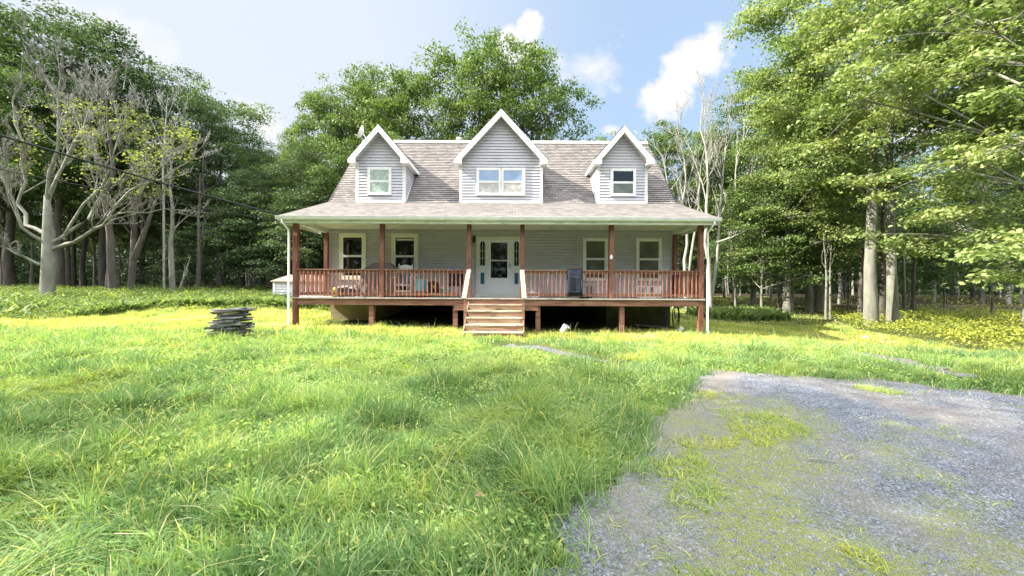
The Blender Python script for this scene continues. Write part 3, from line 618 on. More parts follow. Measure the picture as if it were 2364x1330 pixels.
# things fixed to the house
ds = empty('satellite_dish', at(838, 320, 15.6), 'small pale satellite dish behind the left dormer peak', 'satellite dish')
o = ORG[ds.name]; b = MB(); b.lathe([(.0, 0), (.12, .02), (.22, .07), (.29, .13), (.295, .13), (.22, .055), (.12, .005), (0, -.015)], (0, 0, 0), 24, 1, .85)
R_ = Matrix.Translation(o+Vector((0, 0, .22))) @ Matrix.Rotation(math.radians(18), 4, 'Z') @ Matrix.Rotation(math.radians(-68), 4, 'Y')
b.v = [tuple(R_ @ Vector(p)) for p in b.v]; b.build('reflector', M['trim'], ds, smooth=True)
MB().tube([o+Vector((0, 0, .2)), o+Vector((.12, 0, .0)), o+Vector((.14, 0, -.9))], .025).build('mast', M['galv'], ds)
MB().tube([o+Vector((0.02, 0, -.02)), o+Vector((-.33, -.08, .15))], .014).build('feed_arm', M['galv'], ds)
wl = empty('wall_lantern', at(1094, 556, 13.98), 'black ornate wall lantern beside the front door', 'wall lamp'); o = ORG[wl.name]
b = MB(); b.box(o.x-.05, o.x+.05, o.y+.06, o.y+.10, o.z-.04, o.z+.2); b.tube([o+Vector((0, .06, .1)), o+Vector((0, -.03, .2)), o+Vector((0, -.09, .16)), o+Vector((.01, -.09, .1))], .013)
b.tube([o+Vector((0, .06, 0)), o+Vector((-.05, 0, -.06)), o+Vector((-.06, -.03, -.16)), o+Vector((-.02, -.02, -.2))], .012); b.build('bracket', M['black'], wl)
MB().lathe([(.015, .12), (.07, .08), (.075, .07), (.05, -.06), (.02, -.09), (0, -.1)], (o.x, o.y-.09, o.z), 6).build('lamp_shade', M['black'], wl)
pl_ = MB().lathe([(0, 0), (.03, .01), (.05, .04), (.045, .12), (.02, .15), (0, .16)], (*at(1411, 598, 11.9).xyz[:2], at(1411, 598, 11.9).z-.03), 10); tag(pl_.build('post_light', M['white'], smooth=True), 'small white lamp fixed to the porch post between the right windows', 'lamp')
cl_ = at(914, 521, 13.1); tag(MB().lathe([(.16, 0), (.15, -.05), (.1, -.09), (0, -.1)], (cl_.x, cl_.y, 3.657), 20).build('ceiling_lamp', M['soffit'], smooth=True), 'round glass lamp on the porch ceiling above the left railing', 'ceiling lamp')

# ------------------------------------------------------------------ things on the porch
# covered grill
gx = (883-1182)/F*13.0
gb = empty('covered_grill', (gx-.05, 13.1, DZ), 'big grill under a grey brown fitted cover behind the left railing', 'grill')
b = MB(); n = 48; rows = [(.0, 1.06, .42), (.2, 1.0, .40), (.45, .93, .37), (.70, .86, .35), (.88, .82, .34), (.93, .78, .31), (1.04, .58, .25), (1.13, .42, .19), (1.145, .36, .15)]
for (z, hx, hy) in rows:
    for k in range(n):
        a = 2*math.pi*k/n; ca, sa = math.cos(a), math.sin(a)
        sx = abs(ca)**.45*(1 if ca > 0 else -1); sy = abs(sa)**.45*(1 if sa > 0 else -1)
        fold = 1+.13*math.sin(a*9+z*3)*max(0, 1-z/.9)+.07*math.sin(a*17+1)*max(0, 1-z/.8)
        b.v.append((gx-.05+sx*hx*.78*fold, 13.1+sy*hy*fold, DZ+.015+z*1.03))
for i in range(len(rows)-1):
    for k in range(n): b.f.append((i*n+k, i*n+(k+1) % n, (i+1)*n+(k+1) % n, (i+1)*n+k)); b.uv += [(0, 0)]*4
b.f.append(tuple((len(rows)-1)*n+k for k in range(n))); b.uv += [(0, 0)]*n
b.build('fabric_cover', M['cloth_cover'], gb)
for sx in (-.6, .6): MB().tube([(gx-.05+sx, 12.9, DZ+.05), (gx-.05+sx, 13.0, DZ+.05)], .05, 12).build('wheel', M['black'], gb)
# rocking chair
def rocker(X, Y, rz):
    t = empty('rocking_chair', (0, 0, 0), 'white wooden rocking chair with a slate blue cushion beside the covered grill', 'rocking chair')
    for s in (-1, 1):
        MB().tube([(s*.26, -.42, .07), (s*.26, -.2, .025), (s*.26, .1, .02), (s*.26, .38, .06), (s*.26, .5, .10)], .022).build('rocker_runner', M['chairwhite'], t, smooth=True)
        MB().box(s*.26-.022, s*.26+.022, -.28, -.236, .04, .66).build('front_leg', M['chairwhite'], t, bevel=.005)
        MB().tube([(s*.24, .22, .04), (s*.24, .20, .42), (s*.235, .30, .85), (s*.23, .36, 1.14), (s*.23, .37, 1.18)], [.022, .024, .022, .02, .012]).build('back_post', M['chairwhite'], t, smooth=True)
        MB().box(s*.27-.05, s*.27+.045, -.34, .24, .66, .685).build('armrest', M['chairwhite'], t, bevel=.006)
    MB().box(-.27, .27, -.27, .22, .39, .425).build('seat', M['chairwhite'], t, bevel=.01)
    b = MB(); b.box(-.25, .25, -.262, -.24, .18, .225); b.box(-.25, .25, -.262, -.24, .09, .12); b.box(-.24, .24, .2, .22, .2, .23); b.build('stretcher', M['chairwhite'], t)
    b = MB(); pts = [(-.22, .335, 1.02), (.22, .335, 1.02)]+[(x, .345, 1.10+.05*math.cos(x/.22*math.pi/2)) for x in np.linspace(.22, -.22, 9)]; b.prism(pts, (0, .03, 0)); b.build('crest_rail', M['chairwhite'], t)
    b = MB()
    for i in range(5): x = -.17+i*.085; b.bar((x, .215, .43), (x, .335, 1.05), .05, .014)
    b.build('back_slats', M['chairwhite'], t)
    MB().bar((0, .15, .46), (0, .285, .96), .40, .07, up=(0, 1, 0)).build('cushion', M['cushion'], t, bevel=.03)
    MB().box(-.22, .22, -.22, .17, .43, .49).build('seat_cushion', M['cushion'], t, bevel=.03)
    t.location = (X, Y, DZ); t.rotation_euler = (0, 0, rz)
rocker((933-1182)/F*12.95, 12.95, .14)
def obj_at(px, Y, z=DZ): return Vector(((px-1182)/F*Y, Y, z))
# teal cooler on red crate
p = obj_at(971, 12.6); t = empty('red_crate', p, 'red plastic crate under the teal tote at the left railing', 'crate')
b = MB(); b.box(p.x-.19, p.x+.19, p.y-.16, p.y+.16, DZ+.005, DZ+.03)
for zz in (.06, .12, .18):
    rect = [(-.19, -.16), (.19, -.16), (.19, .16), (-.19, .16)]
    for i in range(4): a = rect[i]; c_ = rect[(i+1) % 4]; b.bar((p.x+a[0], p.y+a[1], DZ+zz), (p.x+c_[0], p.y+c_[1], DZ+zz), .012, .035)
b.build('crate_walls', M['red'], t)
for sx in (-.18, .18):
    for sy in (-.15, .15): MB().box(p.x+sx-.018, p.x+sx+.018, p.y+sy-.018, p.y+sy+.018, DZ+.03, DZ+.205).build('corner_post', M['red'], t)
t = empty('teal_tote', p+Vector((0, 0, .21)), 'pale teal plastic tote with handles standing on the red crate', 'tote')
b = MB(); z0 = DZ+.21; b.lathe([(.0, 0), (.21, 0), (.235, .36), (.25, .365), (.25, .39), (.225, .39), (.2, .02), (0, .02)], (p.x, p.y, z0), 4, 1, .8)
Rm = Matrix.Translation(p) @ Matrix.Rotation(math.pi/4, 4, 'Z') @ Matrix.Translation(-p); b.v = [tuple(Rm @ Vector(q)) for q in b.v]; b.build('tub', M['teal'], t)
for sx in (-1, 1): MB().tube([(p.x+sx*.08-.06, p.y-.15, z0+.38), (p.x+sx*.08-.05, p.y-.15, z0+.48), (p.x+sx*.08+.05, p.y-.15, z0+.48), (p.x+sx*.08+.06, p.y-.15, z0+.38)], .02, 8).build('handle', M['tealdark'], t)
# black arched log rack
p = obj_at(1000, 12.75); t = empty('fire_screen', p, 'black arched metal screen with a gold emblem right of the teal tote', 'fire screen')
arch = [(-.2, 0), (.2, 0)]+[(.2*math.cos(a), .40+.12*math.sin(a)) for a in np.linspace(0, math.pi, 11)]
MB().prism([(p.x+a, p.y, DZ+.02+c_) for a, c_ in arch], (0, .04, 0)).build('panel', M['black'], t)
b = MB(); b.tube([(p.x+a, p.y-.01, DZ+.02+c_) for a, c_ in arch[1:]]+[(p.x-.2, p.y-.01, DZ+.02)], .013); b.bar((p.x-.2, p.y-.02, DZ+.22), (p.x+.2, p.y-.02, DZ+.22), .012, .012); b.build('frame', M['black'], t)
b = MB()
for a in np.linspace(0, 6.28, 8)[:-1]: b.tube([(p.x+.02, p.y-.015, DZ+.36), (p.x+.02+.05*math.cos(a), p.y-.015, DZ+.36+.08*math.sin(a))], [.012, .003], 5)
b.build('emblem', M['yellow'], t)
# bucket
p = obj_at(1020, 12.45); t = empty('green_jug', p, 'dark green jug with a white cap beside the black arched screen', 'jug')
MB().lathe([(0, 0), (.07, 0), (.075, .02), (.075, .17), (.04, .22), (.03, .24), (0, .24)], p+Vector((0, 0, .06)), 16).build('body', M['green'], t, smooth=True)
MB().lathe([(.035, .24), (.035, .29), (0, .295)], p+Vector((0, 0, .06)), 12).build('cap', M['white'], t)
MB().tube([p+Vector((.06, 0, .26)), p+Vector((.11, 0, .22)), p+Vector((.07, 0, .1))], .01).build('handle', M['white'], t)
MB().lathe([(0, 0), (.10, 0), (.09, .05), (0, .055)], p+Vector((0, 0, .001)), 16).build('base', M['green'], t)
# black folding chair
p = obj_at(1052, 12.75); t = empty('camp_chair', p, 'black fabric camp chair standing left of the porch steps', 'chair')
MB().prism([(p.x-.22, p.y+.12, DZ+.42), (p.x+.22, p.y+.12, DZ+.42), (p.x+.24, p.y+.22, DZ+.86), (p.x-.24, p.y+.22, DZ+.86)], (0, .015, 0)).build('backrest', M['navy'], t)
MB().prism([(p.x-.24, p.y-.24, DZ+.44), (p.x+.24, p.y-.24, DZ+.44), (p.x+.22, p.y+.12, DZ+.38), (p.x-.22, p.y+.12, DZ+.38)], (0, 0, .015)).build('seat', M['navy'], t)
for s in (-1, 1):
    for q in (-.24, .16): MB().tube([p+Vector((s*.24, q, 0)), p+Vector((s*.24, q*.9, .60 if q < 0 else .88))], .012).build('leg', M['black'], t)
    MB().bar(p+Vector((s*.25, -.27, .60)), p+Vector((s*.25, .2, .62)), .05, .015).build('armrest', M['navy'], t)
MB().bar(p+Vector((-.24, -.24, .30)), p+Vector((.24, -.24, .30)), .015, .02).build('crossbar', M['galv'], t)
q = at(1045, 622, 12.0); tag(MB().box(q.x-.09, q.x+.09, q.y-.03, q.y+.03, DZ+.92, DZ+.955).build('phone_case', M['blue'], bevel=.005), 'small flat blue box lying on the railing top left of the steps', 'box')
# yellow figure, storage boxes at left
p = obj_at(773, 12.55); t = empty('toy_hydrant', p, 'small yellow toy hydrant at the left end of the porch', 'toy')
MB().lathe([(0, 0), (.085, 0), (.085, .03), (.06, .04), (.06, .20), (.08, .21), (.08, .24), (.06, .27), (.03, .32), (0, .33)], p+Vector((0, 0, .0)), 16).build('body', M['yellow'], t, smooth=True)
for s in (-1, 1): MB().tube([p+Vector((0, 0, .15)), p+Vector((s*.10, 0, .15))], .028).build('nozzle', M['yellow'], t)
for px, wd, ht, dep, m1, lab, yy in ((789, .17, .30, .2, 'navy', 'dark storage bin with a pale lid right of the yellow toy hydrant', 12.8), (800, .20, .33, .2, 'cushion', 'blue grey storage bin with a pale lid in the middle of three bins', 12.95), (812, .15, .28, .2, 'black', 'black storage bin with a pale lid nearest the covered grill', 12.75)):
    p = obj_at(px, yy); t = empty('storage_bin', p, lab, 'storage bin', 'bins on the left end of the porch')
    b = MB(); b.prism([p+Vector((-wd/2, -dep/2, 0)), p+Vector((wd/2, -dep/2, 0)), p+Vector((wd/2, dep/2, 0)), p+Vector((-wd/2, dep/2, 0))], (0, 0, ht)); b.build('bin', M[m1], t, bevel=.01)
    MB().box(p.x-wd/2-.012, p.x+wd/2+.012, p.y-dep/2-.012, p.y+dep/2+.012, DZ+ht+.001, DZ+ht+.05).build('lid', M['white'], t, bevel=.01)
# white bag
p = obj_at(1229, 12.5); b = MB(); n = 18; rws = [(0, .19), (.05, .215), (.12, .19), (.18, .12), (.22, .05), (.24, .02)]
for z, r_ in rws:
    for k in range(n): a = 6.283*k/n; q = 1+.16*math.sin(a*3+z*20)+.1*math.sin(a*7+z*31); b.v.append((p.x+r_*q*math.cos(a), p.y+r_*.7*q*math.sin(a), p.z+.002+z*1.05))
for i in range(len(rws)-1):
    for k in range(n): b.f.append((i*n+k, i*n+(k+1) % n, (i+1)*n+(k+1) % n, (i+1)*n+k)); b.uv += [(0, 0)]*4
tag(b.build('plastic_bag', M['white']), 'crumpled white plastic bag on the deck right of the steps', 'bag')
# dark garment over railing
px0, px1 = 1311, 1344; xa, xb = (px0-1182)/F*11.88, (px1-1182)/F*11.88
t = empty('garment_bag', ((xa+xb)/2, 11.9, DZ), 'dark navy padded mat draped over the right railing', 'mat')
b = MB(); path = [(12.09, .60), (12.085, .9), (12.07, .935), (12.0, .945), (11.925, .935), (11.90, .88), (11.895, .6), (11.885, .3), (11.89, .09)]
for i, (yy, zz) in enumerate(path):
    for j in range(7): fx = j/6; wv = .008*math.sin(j*2+i); tp = .03*max(0, .9-zz); b.v.append((xa-tp*.7+(xb-xa+tp)*fx, yy+wv-(.012 if 4 < i else 0)*math.sin(fx*9), DZ+zz-(.05*(abs(fx-.55)) if i == 8 else 0)))
for i in range(len(path)-1):
    for j in range(6): b.f.append((i*7+j, i*7+j+1, (i+1)*7+j+1, (i+1)*7+j)); b.uv += [(0, 0)]*4
g_ = b.build('fabric', M['navy'], t, smooth=True); so = g_.modifiers.new('solid', 'SOLIDIFY'); so.thickness = .022
b = MB(); xm = (xa+xb)/2; b.tube([(xa+.03, 11.862, DZ+.70), (xm, 11.855, DZ+.69), (xb-.02, 11.862, DZ+.66)], .005, 5); b.tube([(xa+.03, 11.85, DZ+.24), (xm, 11.85, DZ+.21), (xb-.05, 11.85, DZ+.24), (xb-.03, 11.855, DZ+.35), (xb-.02, 11.86, DZ+.6)], .005, 5)
b.build('piping', M['stitch'], t)
# white appliance on the deck, right
p = obj_at(1496, 12.9); t = empty('air_conditioner', p, 'white window air conditioner sitting on the deck at the right', 'air conditioner')
MB().box(p.x-.40, p.x+.40, p.y-.17, p.y+.17, DZ+.001, DZ+.42).build('cabinet', M['white'], t, bevel=.015)
b = MB(); b.box(p.x-.36, p.x-.10, p.y-.185, p.y-.1705, DZ+.21, DZ+.38); b.box(p.x-.03, p.x+.12, p.y-.185, p.y-.1705, DZ+.21, DZ+.38); b.build('grille', M['cushion'], t)
b = MB()
for i in range(6): b.box(p.x-.355, p.x-.105, p.y-.19, p.y-.1855, DZ+.222+i*.027, DZ+.230+i*.027)
b.build('louvre', M['white'], t)
p = obj_at(1360, 12.6); t = empty('black_lantern', p, 'small black cage lantern behind the draped mat', 'lantern')
b = MB()
for sx in (-.07, .07):
    for sy in (-.07, .07): b.tube([p+Vector((sx, sy, .1)), p+Vector((sx, sy, .38))], .01, 6)
for zz in (.1, .2, .29, .38): 
    for a, c_ in (((-.07, -.07), (.07, -.07)), ((.07, -.07), (.07, .07)), ((.07, .07), (-.07, .07)), ((-.07, .07), (-.07, -.07))): b.bar(p+Vector((*a, zz)), p+Vector((*c_, zz)), .014, .02)
b.build('cage', M['black'], t); MB().lathe([(0, 0), (.1, 0), (.1, .05), (.07, .1), (0, .1)], p, 12).build('base', M['black'], t)
p = obj_at(1348, 12.12); b = MB()
for i in range(3): b.lathe([(0, 0), (.05, 0), (.055, .03), (.04, .05), (0, .055)], p+Vector((-.1+i*.1, 0, 0)), 10)
tag(b.build('work_gloves', M['black'], smooth=True), 'crumpled black gloves on the deck edge under the draped mat', 'gloves')
# under and beside the porch
def bucket(px, py, Y, s, lab, grp='white pails in the grass'):
    q = at(px, py, Y); s *= .8; g0 = float(terrain(q.x, q.y))-.02; t = empty('pail', (q.x, q.y, g0), lab, 'pail', grp)
    b = MB(); b.lathe([(0, 0), (.10*s, 0), (.125*s, .24*s), (.135*s, .245*s), (.13*s, .26*s), (.115*s, .255*s), (.095*s, .02), (0, .02)], (0, 0, 0), 20)
    Rr = Matrix.Translation((q.x, q.y, g0+.16*s)) @ Matrix.Rotation(math.radians(-12), 4, 'X') @ Matrix.Rotation(math.radians(38), 4, 'Y') @ Matrix.Translation((0, 0, -.12*s)); b.v = [tuple(Rr @ Vector(v_)) for v_ in b.v]
    b.build('bucket', M['white'], t, smooth=True)
    b = MB(); b.tube([Vector((.13*s*math.cos(a), .13*s*math.sin(a)*.9, .25*s+.09*s*math.sin(a))) for a in np.linspace(0, math.pi, 9)], .006); b.v = [tuple(Rr @ Vector(v_)) for v_ in b.v]; b.build('wire_handle', M['white'], t)
bucket(1302, 762, 11.9, 1.15, 'tipped white pail in the grass under the right railing')
bucket(1571, 766, 12.2, .85, 'small white pail in the grass beside the hanging hose')
p = Vector(((1500-1182)/F*13.0, 13.0, .06)); tag(MB().bar(p+Vector((-.5, 0, .12)), p+Vector((.5, .1, .04)), .16, .04).build('plank', M['slate']), 'grey plank lying on the dirt beneath the right end of the deck', 'plank')
p = Vector(((1545-1182)/F*13.0, 13.1, .02)); b = MB(); b.lathe([(.16, 0), (.18, .04), (.16, .08), (.13, .04), (.16, 0)], p, 20); tag(b.build('coiled_tube', M['rubber'], smooth=True), 'black coiled tube on the dirt beside the plank under the deck', 'tube')
hq = Vector(((1561-1182)/F*13.6, 13.55, .85)); t = empty('garden_hose', hq, 'black garden hose hanging in loops below the right end of the deck', 'hose')
for i in range(5):
    ln = .45+.12*i; wd_ = .07+.016*i; oy = i*.025; b = MB()
    b.tube([hq+Vector((wd_*math.sin(a)+.02*math.sin(i*2), oy, -ln/2+ln/2*math.cos(a))) for a in np.linspace(0, 2*math.pi, 25)], .013, 7, cap=False); b.build('hose_loop', M['rubber'], t, smooth=True)
MB().tube([hq+Vector((0, .2, .02)), hq+Vector((0, -.02, .02)), hq+Vector((0, -.02, .06))], .012).build('hook', M['galv'], t)

# stack of boards on the lawn
sxy = gp(528, 783); sg = float(terrain(*sxy)); t = empty('board_stack', (sxy[0], sxy[1], sg), 'knee-high stack of weathered grey boards on the left lawn', 'stack of boards')
rs = random.Random(3); z = sg-.03
SM = [M['slate'], M['slate2'], M['slate3'], M['slate']]
for k in range(17):
    h = rs.uniform(.034, .064)
    for j in range(3):
        yy = sxy[1]-.2+.2*j+rs.uniform(-.03, .03); ln = rs.uniform(.23, .33); cx_ = sxy[0]+rs.uniform(-.12, .12)-.02+.012*k; cz = z+h/2
        Rb = Matrix.Translation((cx_, yy, cz)) @ Matrix.Rotation(rs.uniform(-.30, .30), 4, 'Z') @ Matrix.Rotation(-.07+rs.uniform(-.07, .07), 4, 'Y') @ Matrix.Rotation(rs.uniform(-.12, .12), 4, 'X'); wb = rs.uniform(.06, .12)
        e = [rs.uniform(-.05, .05) for _ in range(4)]; th = h*rs.uniform(.55, .95)/2
        pts = [(-ln+e[0], -wb), (-ln*.3, -wb-rs.uniform(0, .012)), (ln+e[1], -wb), (ln+e[2], wb*.2), (ln+e[1]*.4, wb), (-ln+e[3], wb)]
        b = MB(); b.prism([Rb @ Vector((p_[0], p_[1], -th)) for p_ in pts], (Rb.to_3x3() @ Vector((0, 0, 2*th)))); b.build('board', rs.choice(SM), t)
    z += h*.98

# shed
t = empty('shed', (-9.9, 21, .6), 'low pale shed with a rusty tin roof behind the left end of the porch', 'shed')
b = MB(); zb = .2; zt = 1.74; b.box(-12.85, -7.9, 20.03, 23.0, zb, zt)
z = zb
while z < zt: b.quad((-12.87, 19.99, z), (-7.9, 19.99, z), (-7.9, 20.02, z+.14), (-12.87, 20.02, z+.14)); b.quad((-12.87, 20.02, z), (-7.9, 20.02, z), (-7.9, 19.99, z), (-12.87, 19.99, z)); z += .14
b.prism([(-12.85, 20.03, zt), (-12.85, 23, zt), (-12.85, 21.5, 2.09)], (4.95, 0, 0)); b.build('wall', M['shedwall'], t)
b = MB(); b.prism([(-12.98, 19.88, 1.72), (-12.98, 21.5, 2.12), (-12.98, 23.1, 1.72), (-12.98, 23.1, 1.76), (-12.98, 21.5, 2.16), (-12.98, 19.88, 1.76)], (5.1, 0, 0))
for xx in np.arange(-12.9, -7.95, .3): b.bar((xx, 19.9, 1.775), (xx, 21.49, 2.17), .03, .02)
b.build('roof', M['shedroof'], t); MB().box(-12.90, -12.80, 19.95, 20.0, zb, zt).build('corner_trim', M['trim'], t)
# pale tank behind the porch, seen under the rail at the far left
p = at(712, 697, 17.5)

# utility wires and pole
def wire(a, b_, sag, rad, name, lab, n=40):
    a = Vector(a); b_ = Vector(b_); m_ = MB(); m_.tube([a.lerp(b_, i/n)-Vector((0, 0, sag*4*(i/n)*(1-i/n))) for i in range(n+1)], rad, 6); tag(m_.build(name, M['rubber'], smooth=True), lab, 'wire', 'wires running to the house')
A = Vector((-7.36, 11.8, 3.72)); B = at(0, 270, 9.0); E = A+(B-A)*3.6
wire(A, E, .55, .026, 'utility_wire', 'thick black utility wire running to the left eave corner')
A2 = Vector((-7.1, 13.2, 3.60)); B2 = at(0, 352, 9.6); E2 = A2+(B2-A2)*3.1
wire(A2, E2, .5, .012, 'utility_wire', 'thin lower black wire running to the porch below the thick one')
pb_ = empty('utility_pole', (E.x, E.y+.4, 0), 'tall brown utility pole beyond the left edge of the yard', 'utility pole')
MB().tube([(E.x, E.y+.2, -.5), (E.x, E.y+.2, E.z+1.5)], [.16, .11], 12).build('pole', M['barkdark'], pb_)
MB().box(E.x-.06, E.x+.06, E.y-1.0, E.y+1.3, E.z+.8, E.z+.92).build('crossarm', M['barkdark'], pb_)

# stones, stick, leaf
def stone(name, px, py, s, m, lab, cat='stone'):
    x, y = gp(px, py); g0 = float(terrain(x, y)); b = MB(); rs = random.Random(px); n = 10; rows_ = [(-.3, .8), (.0, 1), (.35, .85), (.55, .45), (.6, .1)]
    for z, r_ in rows_:
        for k in range(n): a = 6.283*k/n; q = r_*(1+.25*math.sin(a*2+px)+rs.uniform(-.1, .1)); b.v.append((x+s[0]*q*math.cos(a), y+s[1]*q*math.sin(a), g0+.02+s[2]*z))
    for i in range(4):
        for k in range(n): b.f.append((i*n+k, i*n+(k+1) % n, (i+1)*n+(k+1) % n, (i+1)*n+k)); b.uv += [(0, 0)]*4
    b.f.append(tuple(4*n+k for k in range(n))); b.uv += [(0, 0)]*n
    tag(b.build(name, m), lab, cat)
stone('rock', 2000, 782, (.10, .08, .16), M['white'], 'small white rock at the edge of the low shrubs on the right')
stone('rock', 2178, 822, (.30, .18, .14), M['rock'], 'flat pale rock beside the dirt track on the far right')
stone('rock', 1714, 730, (.30, .2, .3), M['rock'], 'grey rock in the grass right of the downspout')
sx_, sy_ = gp(1900, 1072); b = MB(); g0 = float(terrain(sx_, sy_))+.02
b.tube([(sx_-.10, sy_+.03, g0+.01), (sx_-.02, sy_, g0+.02), (sx_+.09, sy_-.02, g0+.005)], [.004, .006, .003], 6); b.tube([(sx_-.02, sy_, g0+.02), (sx_-.06, sy_+.05, g0+.03)], [.004, .002], 5); tag(b.build('stick', M['twigs']), 'short broken stick lying on the gravel driveway', 'stick')

for px, py, lb in ((1101, 1176, 'curled pale dry leaf lying on the grass near the camera'), (1347, 943, 'small brown dry leaf on the grass left of the driveway')):
    x, y = gp(px, py); g0 = float(terrain(x, y))+.16; b = MB(); b.poly([(x-.03, y, g0-.03), (x-.012, y-.018, g0-.01), (x+.018, y-.015, g0-.02), (x+.033, y+.005, g0), (x+.012, y+.018, g0+.01), (x-.012, y+.015, g0-.02)]); o = b.build('dry_leaf', M['woodbox']); so = o.modifiers.new('s', 'SOLIDIFY'); so.thickness = .003; tag(o, lb, 'leaf')

# ------------------------------------------------------------------ trees
RH = np.array([(-.5, 0), (-.05, -.30), (.5, 0), (-.05, .30)])
OAK = np.array([(-.5, 0), (-.30, .10), (-.22, .30), (-.08, .14), (.05, .38), (.17, .14), (.32, .24), (.38, .07), (.5, 0), (.38, -.07), (.32, -.24), (.17, -.14), (.05, -.38), (-.08, -.14), (-.22, -.30), (-.30, -.10)])
def norm(a): return a/np.maximum(np.linalg.norm(a, axis=-1, keepdims=True), 1e-9)
def leaves(name, C, Nr, size, shape, tint, rg):
    n = len(C); k = len(shape); Nr = norm(Nr); rd = rg.normal(size=(n, 3)); T = norm(np.cross(Nr, rd)); Bv = np.cross(Nr, T)
    U = shape[:, 0][None, :, None]; Vv = shape[:, 1][None, :, None]; sz = size[:, None, None]
    P = C[:, None, :]+sz*(U*T[:, None, :]+Vv*Bv[:, None, :]-(np.abs(U)**1.5*.35)*Nr[:, None, :])
    idx = np.arange(n*k); return npmesh(name, P.reshape(-1, 3), idx, np.full(n, k), {'tint': np.repeat(tint, k)})
def limb_path(a, b, rs, sag=.0, n=5, wob=.06):
    a = Vector(a); b = Vector(b); L_ = (b-a).length; out = []
    for i in range(n+1):
        t = i/n; p = a.lerp(b, t); p.z += math.sin(t*math.pi)*L_*sag
        if 0 < i < n: p += Vector((rs.uniform(-1, 1), rs.uniform(-1, 1), rs.uniform(-1, 1)))*L_*wob
        out.append(p)
    return out
def gen_tree(seed, H, base, R, tr=.2, lumps=14, sprays=13, nl=95, ls=.17, sr=.75, flat=.28, shape=RH, squash=1.0, lean=0, tmean=.45, limbk=1.0, twigs=True, top=.86, profile='round', nsides=9):
    rs = random.Random(seed); rg = np.random.default_rng(seed); b = MB()
    tp = [Vector((0, 0, -.5))]+[Vector((lean*t+rs.uniform(-.12, .12)*H/18*(i > 0), rs.uniform(-.12, .12)*H/18*(i > 0), t*H*top)) for i, t in ((i, i/7) for i in range(0, 8))]
    rad = [tr*1.35, tr*1.25]+[tr*(1-.80*(i/7)**1.1) for i in range(1, 8)]
    b.tube(tp, rad, nsides)
    def trunk_at(z): t = max(0, min(1, z/(H*top)))*7; i = min(6, int(t)); return tp[i+1].lerp(tp[i+2], t-i), rad[i+1]*(1-(t-i))+rad[i+2]*(t-i)
    C = []; Nn = []; T = []
    ga = rs.uniform(0, 6)
    for i in range(lumps):
        uu = (i+.5)/lumps; zz = base+(H-base)*(uu**.9)*.95
        if profile == 'round': pr_ = math.sin(math.pi*(.16+.76*uu))**.6
        elif profile == 'cone': pr_ = 1.0-.72*uu
        else: pr_ = .55+.6*math.sin(math.pi*(.5*uu+.25))*(1 if uu < .8 else .6)
        a = ga+i*2.399+rs.uniform(-.4, .4); dist = R*pr_*rs.uniform(.45, .80)*(1 if uu < .93 else .3)
        tz = max(base*.75, zz-dist*.55-rs.uniform(0, .8)); tb, trr = trunk_at(tz)
        c0 = Vector((tb.x+dist*math.cos(a), tb.y+dist*math.sin(a), zz)); lr = R*.36*rs.uniform(.75, 1.25)
        lp = limb_path(tb, c0, rs, .06, 4); r0 = min(trr*.6, .02+.035*dist)*limbk; b.tube(lp, [r0*(1-.75*j/4) for j in range(5)], 6, cap=False)
        for j in range(sprays):
            v_ = rg.normal(size=3); v_ /= np.linalg.norm(v_); rr = lr*rs.uniform(.45, 1.1)
            sp = np.array(c0)+v_*rr*np.array([1, 1, .72*squash])
            if sp[2] < base*.7: sp[2] = base*.7+rs.uniform(0, .5)
            if twigs: src = lp[rs.choice((2, 3, 4))]; b.tube(limb_path(src, Vector(sp), rs, .05, 2), [r0*.3, r0*.2, .006], 4, cap=False)
            k = int(nl*rs.uniform(.6, 1.35)); q = rg.normal(size=(k, 3))*np.array([1, 1, flat])*sr*.55
            q[:, 2] -= .18*(q[:, 0]**2+q[:, 1]**2)/sr
            C.append(sp+q); nrm = rg.normal(size=(k, 3))*.55+np.array([0, 0, 1])+norm(q)*.25; Nn.append(nrm)
            T.append(np.clip(rg.normal(tmean+rs.uniform(-.16, .16), .14, k), 0, 1))
    C = np.concatenate(C); Nn = np.concatenate(Nn); T = np.concatenate(T)
    return b, C, Nn, ls*rg.uniform(.65, 1.3, len(C)), T, shape, rg
def build_tree(name, label, tree, bark, leafm, loc, group=None, rz=0, scale=1, cat='tree'):
    b, C, Nn, sz, T, shape, rg = tree
    t = empty(name, (0, 0, 0), label, cat, group)
    b.build('trunk', bark, t, smooth=True)
    link_mesh('crown', leaves('crown', C, Nn, sz, shape, T, rg), leafm, t)
    t.location = loc; t.rotation_euler = (0, 0, rz); t.scale = (scale,)*3
    return t
def copy_tree(src, loc, rz, scale, label, group, leafm=None):
    t = src.copy(); col.objects.link(t); t.location = loc; t.rotation_euler = (0, 0, rz); t.scale = (scale[0], scale[0], scale[1]) if isinstance(scale, tuple) else (scale,)*3
    t['label'] = label; t['group'] = group
    for ch in src.children:
        c_ = ch.copy(); col.objects.link(c_); c_.parent = t
    return t
def gl(x, y): return (x, y, float(terrain0(x, y))-.05)

